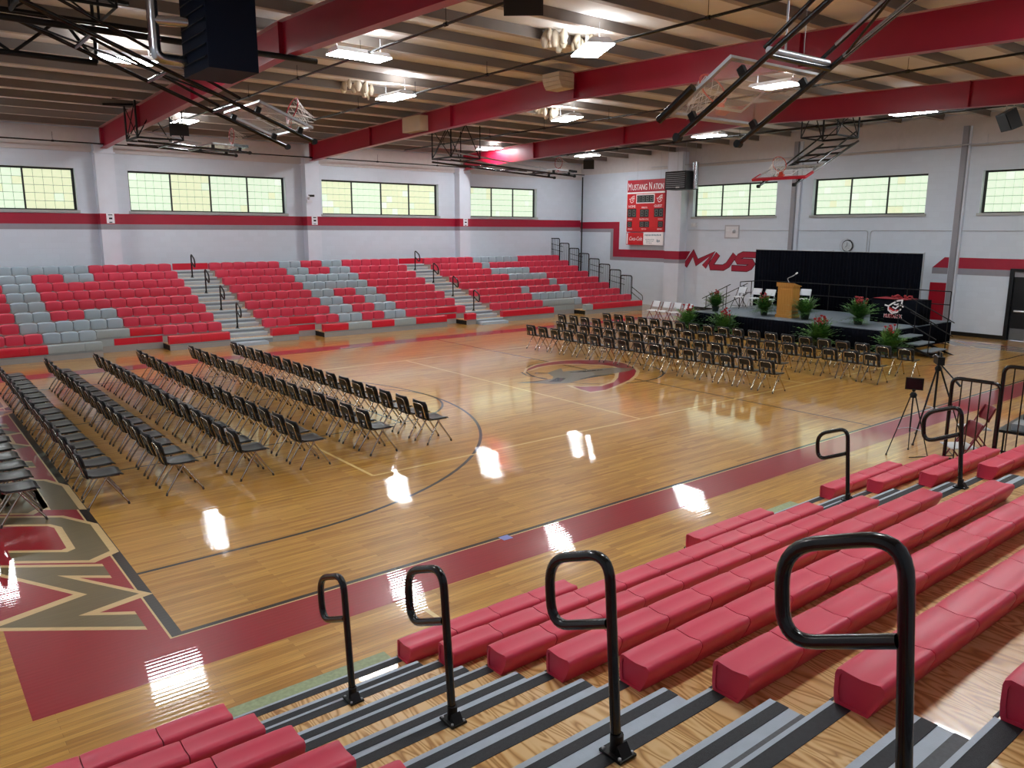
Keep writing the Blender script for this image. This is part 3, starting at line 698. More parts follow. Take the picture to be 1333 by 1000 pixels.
# end guard panels with balusters
def guard_panel(length, h, nb, braces):
    """local: runs along +y from 0 to length, z from 0"""
    root = thing('guard_rail', '', 'guard rail')
    MB().tube(round_path([(0, 0, 0), (0, 0, h), (0, length, h), (0, length, 0)], .1, 5), .026, 8).build('rail_tube', 'black', root)
    MB().bar((0, .015, .12), (0, length-.015, .12), .014).build('lower_rail', 'black', root)
    for i in range(nb):
        y = length*(i+1)/(nb+1); MB().bar((0, y, .12), (0, y, h-.01), .009, 5).build('baluster', 'black', root)
    if braces:
        for z in (.55, .82): MB().bar((0, -.28, z-.12), (0, length*.9, z+.02), .014).build('sloped_rail', 'black', root)
    return root
g = None
for k, n in enumerate(range(1, 9)):
    lab = 'black guard panel at the stage end of far bleacher row %s from the floor' % ['', 'two', 'three', 'four', 'five', 'six', 'seven', 'eight', 'nine'][n]
    loc = (26.42, Y_FAR+n*P_FAR+.05, nf(n))
    if n in (1, 2):
        q = guard_panel(.72, 1.12, 7, n == 2); q['label'] = lab; q.location = loc; q['group'] = 'far bleacher guard panels'
        if n == 1: g = q
        else: g2 = q
    else: dup(g if n % 2 else g2, loc, 0, lab, 'far bleacher guard panels')
lo = thing('loop_rail', 'black sloping loop rail at the foot of the far bleacher guard panels', 'handrail', (26.42, Y_FAR+.62, .43))
MB().tube(round_path([(0, .2, .62), (0, -.55, .22), (0, -.55, -.05), (0, .2, .36)], .1, 4), .018, 8).build('rail_tube', 'black', lo)
MB().bar((0, .17, .64), (0, .17, 0), .018).build('rail_post', 'black', lo)
for k, n in enumerate((1, 2, 3)):
    q = guard_panel(.60, 1.24, 4, False); q.location = (9.36, Y_NEAR-n*P_NEAR-.72, nz(n)); q['group'] = 'near bleacher guard panels'
    q['label'] = ['black barred guard panel standing between striped stairs and two dark red chairs', 'black barred guard panel behind the first one, in front of black equipment', 'topmost black barred guard panel at the near bleacher end'][k]

# ------------------------------------------------------------------ black stacking chairs
def chair_master():
    root = thing('stacking_chair', '', 'chair')
    # local: faces +x, width along y
    mb = MB(); n, k = 9, 7; vs = []
    for i in range(n):
        u = i/(n-1); x = -.21+.43*u
        wv = .215 - .02*(1-u)**2 - (.04*max(0, (u-.82)/.18)**2)
        for j in range(k):
            v = -1+2*j/(k-1); z = .445 + .018*v*v - .012*math.sin(PI*min(1, u*1.1)) - .03*max(0, (u-.8)/.2)**2 + .02*max(0, (.15-u)/.15)
            vs.append((x, v*wv, z))
    top = len(vs); vs += [(x, y, z-.018) for x, y, z in vs]
    fs = [(i*k+j, (i+1)*k+j, (i+1)*k+j+1, i*k+j+1) for i in range(n-1) for j in range(k-1)]
    fs += [tuple(top+a for a in f[::-1]) for f in fs]
    rim = [j for j in range(k)] + [i*k+k-1 for i in range(1, n)] + [(n-1)*k+j for j in range(k-2, -1, -1)] + [i*k for i in range(n-2, 0, -1)]
    fs += [(rim[a], rim[(a+1) % len(rim)], top+rim[(a+1) % len(rim)], top+rim[a]) for a in range(len(rim))]
    mb.add(vs, fs, True); mb.build('seat', 'shell', root)
    # curved back: plate, side stiles and slats; openings stay open
    def bk(v, z): return (-.205 - .13*(z-.45) - .02*((z-.45)/.31)**2 - .03*(1-v*v)+.0, v*(.215-.02*max(0, (z-.70)/.06)**2), z)
    mb = MB()
    def patch(v0, v1, z0, z1, nv=4, nzv=3):
        vs = []; 
        for a in range(nzv+1):
            for b in range(nv+1):
                z = z0+(z1-z0)*a/nzv; v = v0+(v1-v0)*b/nv; vs.append(bk(v, z))
        m0 = len(vs); vs += [(x-.022, y, z) for x, y, z in vs]; w_ = nv+1
        f = [(a*w_+b, a*w_+b+1, (a+1)*w_+b+1, (a+1)*w_+b) for a in range(nzv) for b in range(nv)]
        f += [tuple(m0+i for i in q[::-1]) for q in f]
        rm = list(range(w_)) + [a*w_+nv for a in range(1, nzv+1)] + [nzv*w_+b for b in range(nv-1, -1, -1)] + [a*w_ for a in range(nzv-1, 0, -1)]
        f += [(rm[i], rm[(i+1) % len(rm)], m0+rm[(i+1) % len(rm)], m0+rm[i]) for i in range(len(rm))]
        mb.add(vs, f, True)
    patch(-1, 1, .585, .775, 8, 4); patch(-1, -.66, .44, .585, 1, 3); patch(.66, 1, .44, .585, 1, 3); patch(-.46, -.24, .44, .585, 1, 2); patch(.24, .46, .44, .585, 1, 2); patch(-.66, .66, .44, .475, 4, 1)
    mb.build('backrest', 'shell', root)
    pts = [(-.17, -.15, .425), (-.245, -.15, .47), (-.318, -.15, .725), (-.318, .15, .725), (-.245, .15, .47), (-.17, .15, .425)]
    MB().tube(round_path(pts, .06, 3), .0105, 6).build('back_frame', 'chrome', root)
    fr = MB()
    for s in (-1, 1): fr.bar((-.17, s*.17, .425), (.17, s*.17, .418), .0105)
    fr.bar((.02, -.17, .421), (.02, .17, .421), .0105); fr.build('seat_frame', 'chrome', root)
    for sx in (-1, 1):
        for sy in (-1, 1):
            lg = MB().tube([(sx*-.02, sy*.17, .42), (sx*.245, sy*.2, .03)], .0135, 6).build('leg', 'chrome', root)
            MB().tube([(sx*.24, sy*.199, .042), (sx*.252, sy*.202, 0)], .016, 6).build('foot', 'foot', lg)
    return root
ch0 = chair_master(); used = [False]
def chair(x, y, label, group):
    rz = random.uniform(-.035, .035); loc = (x+random.uniform(-.015, .015), y+random.uniform(-.012, .012), 0)
    if not used[0]:
        ch0.location = loc; ch0.rotation_euler = (0, 0, rz); ch0['label'] = label; ch0['group'] = group; used[0] = True
    else: dup(ch0, loc, rz, label, group)
LROW = [-.73, .26, 1.24, 2.28, 3.22, 4.46, 5.55]
for r, x in enumerate(LROW):
    for k in range(17):
        chair(x, 4.27+.571*k, 'black chair in left block, %s row from entry wall, %s from near end' % (ORD[r+1], ORD[k+1]), 'large left block of black chairs')
RROW = [(14.25, 3.12, .565, 16), (15.62, 3.87, .562, 15), (17.2, 2.15, .562, 21), (18.72, 2.06, .56, 20)]
for r, (x, y0, p, n) in enumerate(RROW):
    for k in range(n):
        chair(x, y0+p*k, 'black chair facing the stage, %s row of its block, %s from near end' % (['rearmost', 'third', 'second', 'front'][r], ORD[k+1]), 'block of black chairs by the stage')

# ------------------------------------------------------------------ lamps
def lamp(x, y, rz, label, z=7.2):
    root = thing('ceiling_light', label, 'light', (x, y, z), rz, 'high bay ceiling lights')
    l, wd = .62, .29
    MB().hexa([(-l,-wd,.02),(l,-wd,.02),(l,wd,.02),(-l,wd,.02),(-l+.03,-wd*.6,.13),(l-.03,-wd*.6,.13),(l-.03,wd*.6,.13),(-l+.03,wd*.6,.13)]).build('housing', 'white', root)
    MB().box(-l+.015, l-.015, -wd+.015, wd-.015, 0, .02).build('lens', 'lens', root)
    MB().box(-l+.08, l-.08, -.10, .10, .131, .137).build('uplight_slot', 'uplens', root)
    for sx in (-1, 1): MB().bar((sx*.5, 0, .13), (sx*.5, 0, .42), .006, 5).build('hanger', 'conduit', root)
LAMPS = [(2.8, 11.8, 0, 'bright ceiling light above the left chair block, beside silver duct pipes'), (6.5, 8.3, 0, 'bright ceiling light right of the big black heater'), (9.7, 12.3, PI/2, 'bright ceiling light between the first two red beams over the court'),
 (9.8, 4.8, PI/2-.5, 'largest bright ceiling light, above the beige curved speaker'), (16.1, 12.4, PI/2-.3, 'bright ceiling light just beyond the beige curved speaker'), (23.4, 12.4, PI/2, 'ceiling light in front of the scoreboard wall, left of stage-end hoop'),
 (23.2, 4.7, PI/2, 'ceiling light under the far right red beam, near hanging black speaker'), (19.9, 21.6, PI/2, 'ceiling light glowing against the red beam behind far side hoop'), (14.7, 21.4, PI/2, 'small ceiling light under the middle red beam at far side'),
 (6.8, 21.2, PI/2, 'ceiling light beside small black speaker near first pilaster'), (25.5, 21.2, PI/2, 'ceiling light in the far corner beside a small black speaker'), (16.1, 4.8, PI/2, 'ceiling light seen through the large glass backboard'),
 (-1.4, 3.0, 0, 'added unseen ceiling light above the near left court corner'), (.2, 21.3, PI/2, 'ceiling light above the far left bleacher seats'), (3.0, -3.6, 0, 'added unseen ceiling light above the foreground stair aisle'), (9.8, -3.4, PI/2, 'added unseen ceiling light above the large near bleacher section'), (16.1, -3.4, PI/2, 'added unseen ceiling light above the dark red folding chairs'), (23.2, -3.4, PI/2, 'added unseen ceiling light near the black double door')]  # apart from the far left one, these unseen lamps are added for lighting
for a in LAMPS: lamp(*a)
# ragged insulation hanging beside a few lamps
for k, (x, y, lab) in enumerate(((10.0, 5.75, 'torn pale insulation hanging above the largest ceiling light'), (16.3, 13.6, 'torn insulation tuft behind the ceiling light beyond beige speaker'), (9.2, 13.4, 'torn insulation tuft above the light between two red beams'))):
    mb = MB(); rnd = random.Random(k)
    for i in range(16):
        cx, cy, cz = x+rnd.uniform(-.5, .5), y+rnd.uniform(-.35, .35), 7.5+rnd.uniform(-.03, .14)
        r = rnd.uniform(.04, .11); n = 7
        mb.lathe([(r*.2, cz+.16), (r*.9, cz+.07), (r*1.1, cz), (r*.5, cz-.07-rnd.uniform(0, .12))], (cx, cy, 0), n)
    tag(mb.build('torn_insulation', 'fluff'), lab, 'insulation')['kind'] = 'stuff'

# ------------------------------------------------------------------ basketball goals, folded up
def goal(label, c, Wv, Dv, L, pad, cross, r=.036, tubes='black', upper='black', hang=True, rimmat='rimc', brace=True):
    Wv, Dv = Vector(Wv).normalized(), Vector(Dv).normalized()
    root = thing('basketball_goal', label, 'basketball hoop', (0,0,0), 0, 'folded basketball goals')
    root.matrix_world = frame_m(c, Wv, Dv); inv = frame_m(c, Wv, Dv).inverted()
    loc = lambda p: inv @ Vector(p)
    a, b = .915, .535
    MB().box(-a+.03, a-.03, -b+.03, b-.03, -.006, .006).build('glass', 'glass', root)
    fr = MB()
    for x0, x1, y0, y1 in ((-a, -a+.05, -b, b), (a-.05, a, -b, b), (-a+.05, a-.05, -b, -b+.05), (-a+.05, a-.05, b-.05, b)): fr.box(x0, x1, y0, y1, -.03, .012)
    fr.build('board_frame', 'silver', root)
    sq = MB()
    for x0, x1, y0, y1 in ((-.305, -.255, -.12, .335), (.255, .305, -.12, .335), (-.255, .255, -.12, -.07), (-.255, .255, .285, .335)): sq.box(x0, x1, y0, y1, .0065, .008)
    sq.build('target_square', 'white', root)
    if pad: 
        pd = MB().box(-a-.02, a+.02, b-.045, b+.05, -.045, .03).box(-a-.02, -a+.035, b-.4, b-.045, -.045, .03).box(a-.035, a+.02, b-.4, b-.045, -.045, .03); pd.build('edge_pad', pad, root)
    rc = (0, .385, .15+.235)
    rim = MB().tube(arc(rc, .229, 0, 2*PI, 24, (1,0,0), (0,0,1))[:-1], .011, 6, closed=True)
    rim.box(-.09, .09, .33, .44, .012, .04).hexa([(-.07,.375,.04),(.07,.375,.04),(.07,.395,.04),(-.07,.395,.04),(-.05,.375,.17),(.05,.375,.17),(.05,.395,.17),(-.05,.395,.17)])
    rim.bar((-.08, .43, .03), (-.12, .39, .2), .008).bar((.08, .43, .03), (.12, .39, .2), .008)
    ro = rim.build('rim', rimmat, root)
    net = MB(); lev = [(.229, 0), (.20, .10), (.165, .2), (.135, .3), (.145, .38)]; n = 12
    for j in range(n):
        for s in (-1, 1):
            net.tube([(rc[0]+rr*math.cos(2*PI*(j+s*.5*i)/n), rc[1]+d-.02*i*math.sin(j), rc[2]+rr*math.sin(2*PI*(j+s*.5*i)/n)-.02*i) for i, (rr, d) in enumerate(lev)], .0045, 4)
    net.build('net', 'net', ro)
    for s in (-1, 1):
        MB().bar((s*.62, .78, -.16), (s*.62, -L, -.16), r, 8).build('main_strut', tubes, root)
        MB().bar((s*.56, -.75, -.02), (s*.56, -L, .14), r*.75, 8).build('upper_strut', upper, root)
        for d in (-.42, .42):
            MB().box(s*.62-.03, s*.62+.03, d-.045, d+.045, -.16, -.03).build('bracket', 'blackmatte', root)
        MB().lathe([(.055, -.04), (.055, .04)], (s*.62, .74, -.16), 10, 'x').build('pivot_joint', 'blackmatte', root)
    for d in cross:
        MB().bar((-.62, d, -.16), (.62, d, -.16), r*.95, 8).build('cross_bar', tubes, root)
    if brace:
        MB().bar((-.62, -L+.1, -.16), (.62, -1.0, -.16), r*.5).build('diagonal_brace', tubes, root)
    if hang:
        ends = [frame_m(c, Wv, Dv) @ Vector((s*.62, -L, -.05)) for s in (-1, 1)]
        hz = Vector((Dv.x, Dv.y, 0)).normalized(); fm = MB()
        tops = []
        for e_ in ends:
            t0 = Vector((e_.x, e_.y, roof_z(e_.y)+.02)); t1 = e_ + hz*1.3; 
            fm.bar(loc(e_), loc(t0), .03); fm.bar(loc(e_ + hz*1.3), loc(Vector((t1.x, t1.y, 7.55))), .022)
            fm.bar(loc(t0 - hz*.6), loc(Vector((t1.x, t1.y, 7.55)) + hz*.5), .035); fm.bar(loc(e_), loc(t1), .028)
            fm.bar(loc(e_), loc((t0+Vector((t1.x, t1.y, 7.55)))/2), .018); fm.bar(loc(t1), loc((t0+Vector((t1.x, t1.y, 7.55)))/2), .018)
            tops.append(t0)
        fm.bar(loc(ends[0]), loc(ends[1]), .035); fm.bar(loc(ends[0]+hz*1.3), loc(ends[1]+hz*1.3), .025)
        fm.bar(loc(ends[0]), loc(tops[1]), .016); fm.bar(loc(ends[1]), loc(tops[0]), .016)
        fm.build('ceiling_frame', 'blackmatte', root)
    return root, loc
def dirv(x, y, th): return (x*math.cos(th), y*math.cos(th), math.sin(th))
g4, loc4 = goal('large glass basketball goal folded up near the camera, hung on black and silver tubes', (7.03, -.863, 5.39), (1, -.03, 0), dirv(.03, .9995, -.542), 3.9, None, (-.78, -2.6, -3.8), hang=False)
MB().bar((-.60, -.80, -.10), (.60, -.80, -.10), .042, 10).build('lift_bar', 'silver', g4)
MB().bar((.62, -1.0, -.158), (.62, -3.9, -.158), .036, 10).bar((.56, -1.0, .0), (.56, -3.9, .15), .03, 10).build('strut_sheen', 'silver', g4)  # silver coats on the right struts stand in for highlights on black tube
for (xx, rr) in ((-.25, .012), (.12, .004)):
    p = frame_m((7.03, -.863, 5.39), (1, -.03, 0), dirv(.03, .9995, -.542)) @ Vector((xx, -.80, -.06))
    MB().bar(loc4(p), loc4((p.x, p.y, 7.7)), rr).build('lift_strap', 'silver', g4)
MB().tube([(-1.02, .0, -.03), (-1.02, .62, -.03)], .05, 10).build('counter_roll', 'black', g4)
g1, loc1 = goal('glass basketball goal folded up over left baseline, red rim pad, beside black heater', (4.30, 7.9, 5.735), (0, -1, 0), dirv(1, 0, -.36), 4.2, None, (-.8, -2.0, -3.2), rimmat='padred')
hb1 = MB()
for (y_, z_, xa, xb, rr) in ((8.0, 6.93, -2.7, 5.4, .055), (9.2, 6.62, -2.7, 1.7, .05), (9.2, 7.3, -2.7, 2.6, .05)): hb1.bar(loc1((xa, y_, z_)), loc1((xb, y_, z_)), rr, 8)
for xa, za, xb, zb in ((.4, 6.62, 1.2, 7.3), (1.2, 7.3, 1.7, 6.62), (.4, 6.62, -.6, 7.3), (1.7, 6.62, 1.7, 7.6), (-.6, 7.3, -.6, 7.6)): hb1.bar(loc1((xa, 9.2, za)), loc1((xb, 9.2, zb)), .03)
for xx in (-1.5, 1.0): hb1.bar(loc1((xx, 8.0, 6.93)), loc1((xx, 9.2, 7.3)), .03)
hb1.build('support_beam', 'blackmatte', g1)
g5, loc5 = goal('basketball goal with red edge padding, folded up in front of stage windows', (20.63, 7.15, 5.50), (0, 1, 0), dirv(-1, 0, -.404), 3.1, 'padred', (-.8, -1.4, -2.0, -2.7))
g2, loc2 = goal('flat folded side goal hanging in front of first pilaster', (7.2, 19.1, 6.28), (0, -1, 0), dirv(1, 0, -.04), 2.6, 'black', (-.8, -1.7), rimmat='padred', upper='silver')
g3, loc3 = goal('flat folded side goal hanging in front of the third far window', (20.3, 17.9, 6.07), (0, -1, 0), dirv(1, 0, -.05), 5.4, 'black', (-.8, -2.2, -3.6), rimmat='padred', upper='silver')

# ------------------------------------------------------------------ heaters, ducts, pipes, speakers up high
def louvre_box(name, label, cat, x0, x1, y0, y1, z0, z1, face, matb='heater', nl=8):
    root = thing(name, label, cat, ((x0+x1)/2, (y0+y1)/2, z0)); cx, cy = (x0+x1)/2, (y0+y1)/2
    MB().box(x0-cx, x1-cx, y0-cy, y1-cy, 0, z1-z0).build('cabinet', matb, root)
    h = z1-z0
    for i in range(nl):
        z = h*.12+h*.76*i/(nl-1)
        if face == '-x': m_ = MB().hexa([(x0-cx-.03, y0-cy+.06, z-.02), (x0-cx-.001, y0-cy+.06, z), (x0-cx-.001, y1-cy-.06, z), (x0-cx-.03, y1-cy-.06, z-.02), (x0-cx-.03, y0-cy+.06, z-.01), (x0-cx-.001, y0-cy+.06, z+.02), (x0-cx-.001, y1-cy-.06, z+.02), (x0-cx-.03, y1-cy-.06, z-.01)])
        m_.build('louvre', 'grille' if matb == 'heater' else 'darkpost', root)
    for sx in (-1, 1):
        for sy in (-1, 1): MB().bar((sx*(x1-x0)*.42, sy*(y1-y0)*.42, h), (sx*(x1-x0)*.42, sy*(y1-y0)*.42, 7.6-z0), .008).build('hanger_rod', 'conduit', root)
    return root
hb = louvre_box('unit_heater', 'big black hanging heater cabinet with silver duct pipes, above left chair block', 'heater', 2.28, 3.02, 4.98, 6.15, 6.0, 7.35, '-x', 'heater', 7)
dl = lambda x, y, z: (x-.43-2.65, y-1.2-5.565, z-.2-6.0)
dk = MB().tube(round_path([dl(2.25, 7.15, 7.6), dl(2.25, 7.15, 6.42), dl(2.72, 7.2, 6.42)], .14, 5), .085, 12)
dk.tube([dl(2.25, 7.15, 6.95), dl(2.72, 7.0, 6.95)], .08, 12)
for z in (7.3, 6.98, 6.7): dk.lathe([(.094, z-.02-6.2), (.094, z+.02-6.2)], (2.25-.43-2.65, 7.15-1.2-5.565, 0), 12)
dk.build('duct_pipe', 'galv', hb)
hc = louvre_box('unit_heater', 'smaller black hanging heater beside the scoreboard', 'heater', 26.75, 27.55, 16.15, 17.35, 5.52, 6.32, '-x', 'heater2', 8)
MB().box(-.42, -.41, -.25, -.05, .06, .12).build('maker_plate', 'sb_white', hc)
MB().lathe([(.14, 0), (.14, 1.15)], (.1, -.72, .02), 12).build('duct_pipe', 'galv', hc)
def pipe(label, p0, p1, r, mat='black', drops=(), name='sprinkler_pipe'):
    root = thing(name, label, 'pipe', p0, 0); d = Vector(p1)-Vector(p0)
    MB().bar((0,0,0), d, r, 8).build('pipe_run', mat, root)
    n = max(2, int(d.length/3))
    for i in range(1, n):
        q = d*i/n; MB().bar(q, q+Vector((0, 0, .3)), .006, 5).build('pipe_hanger', mat, root)
        MB().lathe([(r*1.5, -.04), (r*1.5, .04)], (0,0,0), 8, 'y' if abs(d.y) > abs(d.x) else 'x').build('coupling', mat, root, q)
    return root
pipe('black sprinkler pipe running between the first two red beams, near the left light', (6.6, YN+.3, 7.36), (6.6, YF-.4, 7.18), .028)
pipe('black sprinkler pipe passing beside the largest ceiling light', (9.9, YN+.3, 7.36), (9.9, YF-.4, 7.18), .028)
pipe('black sprinkler pipe between the last two red beams', (17.2, YN+.3, 7.36), (17.2, YF-.4, 7.18), .028)
pipe('black pipe crossing above the stage', (24.2, YN+.3, 7.33), (24.2, YF-.4, 7.18), .045)
pipe('long black pipe running along the far wall under the beams', (XL+.1, YF-.55, 6.62), (XR-.3, YF-.55, 6.58), .024)
pipe('pale pipe running high along the stage wall', (XR-.3, 19.5, 6.72), (XR-.3, YN+.2, 6.6), .022, 'conduit')
o = MB().bar((XR-.12, YF-.25, .02), (XR-.12, YF-.25, 6.5), .035, 8).build('standpipe', 'blackmatte'); tag(o, 'black vertical standpipe in the far room corner', 'pipe')
def speaker(label, c, rz, tilt, sx, sy, sz, mat, front=True):
    root = thing('loudspeaker', label, 'speaker', c, rz)
    m_ = Matrix.Rotation(tilt, 4, 'Y')
    P_ = [(-sx*.7,-sy*.7,-sz),(sx,-sy,-sz*.9),(sx,sy,-sz*.9),(-sx*.7,sy*.7,-sz),(-sx*.7,-sy*.7,sz),(sx,-sy,sz*.9),(sx,sy,sz*.9),(-sx*.7,sy*.7,sz)]
    MB().hexa([m_ @ Vector(p) for p in P_]).build('cabinet', mat, root)
    g_ = [(sx+.004,-sy*.9,-sz*.8),(sx+.014,-sy*.9,-sz*.8),(sx+.014,sy*.9,-sz*.8),(sx+.004,sy*.9,-sz*.8),(sx+.004,-sy*.9,sz*.8),(sx+.014,-sy*.9,sz*.8),(sx+.014,sy*.9,sz*.8),(sx+.004,sy*.9,sz*.8)]
    MB().hexa([m_ @ Vector(p) for p in g_]).build('grille', 'grille' if mat != 'beige' else 'beige', root)
    for s in (-1, 1): MB().bar(m_ @ Vector((-.02, s*sy*.7, sz*.8)), (-.02, s*sy*.7, 7.6-c[2]), .008).build('hanger_rod', 'conduit', root)
speaker('black loudspeaker hanging at the top above the court centre', (6.35, 2.75, 7.18), -2.3, .5, .22, .30, .24, 'heater2')
speaker('black loudspeaker hanging near the right wall windows', (23.0, 1.9, 6.72), 2.4, .45, .2, .28, .27, 'heater2')
speaker('small black speaker hanging beside the light near first pilaster', (5.75, 18.3, 6.62), -1.9, .2, .16, .27, .18, 'heater2')
speaker('small black speaker hanging in the far corner by the scoreboard wall', (23.6, 19.1, 6.6), -2.4, .2, .16, .24, .22, 'heater2')
root = thing('curved_speaker', 'beige curved speaker with ribbed grille clamped to the middle red beam', 'speaker', (12.5, 8.55, 7.36))
for k in range(4):
    a0, a1 = -.15+.28*k, -.15+.28*(k+1)-.02
    f = lambda a, r_: (-.46+.46*0 - .0 + .25 - r_*math.cos(a)*.5, r_*math.sin(a)*.55*0, .16 - r_*math.sin(a)*.62)
    q0, q1 = f(a0, .62), f(a1, .62)
    MB().hexa([(q0[0], -.33, q0[2]), (.0, -.33, q0[2]), (.0, .30, q0[2]), (q0[0], .30, q0[2]), (q1[0], -.33, q1[2]), (.0, -.33, q1[2]), (.0, .30, q1[2]), (q1[0], .30, q1[2])]).build('speaker_cell', 'beige', root)
o = MB().box(12.42, 12.735, 15.4, 16.5, 6.86, 7.34).build('junction_box', 'beige'); tag(o, 'beige box mounted on the middle red beam, left of curved speaker', 'box')

# ------------------------------------------------------------------ stage
SX0, SX1, SY0, SY1, SZ = 22.1, 26.5, 4.3, 11.75, .70
st = thing('stage', 'portable grey-decked stage with black pleated skirt below the black drape', 'stage', (SX0, SY0, 0))
npy, npx = 3, 2
for i in range(npx):
    for j in range(npy):
        x0 = (SX1-SX0)*i/npx; x1 = (SX1-SX0)*(i+1)/npx; y0 = (SY1-SY0)*j/npy; y1 = (SY1-SY0)*(j+1)/npy
        MB().box(x0+.004, x1-.004, y0+.004, y1-.004, SZ-.06, SZ).build('deck_panel', 'deck', st)
        MB().bar((x0+.15, y0+.15, 0), (x0+.15, y0+.15, SZ-.06), .025).bar((x1-.15, y1-.15, 0), (x1-.15, y1-.15, SZ-.06), .025).build('stage_leg', 'blackmatte', st)
def pleat(p0, p1, z0, z1, amp, n, nm, mat, parent, th=.006):
    p0, p1 = Vector(p0), Vector(p1); d = p1-p0; nn = Vector((-d.y, d.x, 0)).normalized(); mb = MB(); vs = []; m = n*6
    for i in range(m+1):
        t = i/m; a = amp*(math.sin(2*PI*n*t) + .35*math.sin(2*PI*n*t*2.3+1))
        for z, k in ((z0, 1.15), ((z0+z1)/2, 1), (z1, .75)): q = p0+d*t+nn*a*k; vs.append((q.x, q.y, z))
    mb.add(vs, [(3*i+j, 3*i+3+j, 3*i+4+j, 3*i+1+j) for i in range(m) for j in range(2)], True)
    o = mb.build(nm, mat, parent); md = o.modifiers.new('thick', 'SOLIDIFY'); md.thickness = th; return o
pleat((-.03, 0, 0), (-.03, SY1-SY0, 0), .01, SZ-.02, .014, 62, 'skirt', 'drape', st)
pleat((0, -.03, 0), (SX1-SX0, -.03, 0), .01, SZ-.02, .014, 36, 'skirt', 'drape', st)
pleat((0, SY1-SY0+.03, 0), (SX1-SX0, SY1-SY0+.03, 0), .01, SZ-.02, .014, 36, 'skirt', 'drape', st)
sr = thing('stage_rail', 'black pipe guard rail along the back and left edge of the stage', 'railing', (SX1-.06, SY0, SZ))
Ls = SY1-SY0
for z in (.55, 1.0):
    MB().bar((0, .05, z), (0, Ls-.05, z), .018).build('rail', 'blackmatte', sr)
    MB().bar((0, Ls-.05, z), (-1.5, Ls-.05, z), .018).build('rail', 'blackmatte', sr)
for q in [(0, .05+i*(Ls-.1)/5) for i in range(6)] + [(-.75, Ls-.05), (-1.5, Ls-.05)]:
    MB().bar((q[0], q[1], 0), (q[0], q[1], 1.0), .018).build('rail_post', 'blackmatte', sr)
def stage_steps(label, loc, rz, n, wd, both):
    """local: steps descend along +y, width along x"""
    root = thing('stage_steps', label, 'steps', loc, rz)
    h = SZ/(n+1); run = .38
    for k in range(n):
        z = SZ-h*(k+1); y = run*k
        MB().box(0, wd, y+.02, y+run+.03, z-.035, z).build('tread', 'deck', root)
    ln = run*n
    for x in (-.02, wd+.02):
        MB().hexa([(x-.015, 0, SZ-h-.16), (x+.015, 0, SZ-h-.16), (x+.015, ln+.12, 0), (x-.015, ln+.12, 0), (x-.015, 0, SZ-h-.02), (x+.015, 0, SZ-h-.02), (x+.015, ln+.24, .0), (x-.015, ln+.24, .0)]).build('stringer', 'blackmatte', root)
        for z in (.5, .92):
            MB().bar((x, -.05, SZ+z), (x, ln+.15, SZ+z-h*n-.12), .016).build('hand_rail', 'blackmatte', root)
        for y in (.12, ln-.05):
            zb = max(.02, SZ-h*(1+y/run)); MB().bar((x, y, zb), (x, y, SZ+.92-(h*n+.12)*(y+.05)/(ln+.2)), .016).build('rail_post', 'blackmatte', root)
    return root
stage_steps('black stage steps with grey treads at the right end of the stage', (23.45, SY0-.06, 0), PI, 3, 1.1, True)
stage_steps('black stage steps behind white and red chairs at the left end of the stage', (24.4, SY1+.06, 0), 0, 3, 1.1, True)
dr = thing('backdrop_drape', 'tall black pipe-and-drape curtain behind the stage', 'curtain', (26.75, 5.55, 0))
DL = 6.75
for k in range(6):
    pleat((0, DL*k/6-.012, 0), (0, DL*(k+1)/6+.012, 0), .03, 2.93, .03, 8, 'drape_panel', 'drape', dr, .008)
MB().bar((.06, -.02, 2.93), (.06, DL+.02, 2.93), .02).build('top_pipe', 'silver', dr)
for y in (-.02, DL*.5, DL+.02): MB().bar((.06, y, 0), (.06, y, 2.97), .022).box(-.02, .3, y-.2, y+.2, 0, .012).build('upright', 'silver', dr)

lc = thing('lectern', 'oak wooden lectern at the front of the stage between ferns', 'lectern', (22.92, 8.40, SZ))
MB().box(0, .42, -.30, .30, .10, 1.08).build('body', 'oak', lc); MB().box(-.03, .45, -.33, .33, 0, .10).build('plinth', 'oak', lc)
MB().hexa([(-.04,-.34,1.08),(.46,-.34,1.08),(.46,.34,1.08),(-.04,.34,1.08),(-.04,-.34,1.22),(.46,-.34,1.10),(.46,.34,1.10),(-.04,.34,1.22)]).build('sloped_top', 'oak', lc)
pf = MB()
for y0, y1, z0, z1 in ((-.25, -.20, .2, 1.0), (.20, .25, .2, 1.0), (-.2, .2, .95, 1.0), (-.2, .2, .2, .25)): pf.box(-.012, 0, y0, y1, z0, z1)
pf.build('front_moulding', 'oak', lc)
mc = thing('microphone', 'thin gooseneck microphone standing on the oak lectern', 'microphone', (23.05, 8.36, SZ+1.20))
MB().lathe([(.05, -.01), (.05, .02), (.02, .03)], (0,0,0), 10).build('base', 'blackmatte', mc); MB().tube(round_path([(0,0,.02), (.02,.1,.16), (.12,-.08,.26), (.2,-.12,.33)], .06, 4), .012, 6).build('gooseneck', 'silver', mc)
MB().tube([(.19,-.115,.32), (.25,-.14,.36)], .028, 8).build('mic_head', 'sb_white', mc)

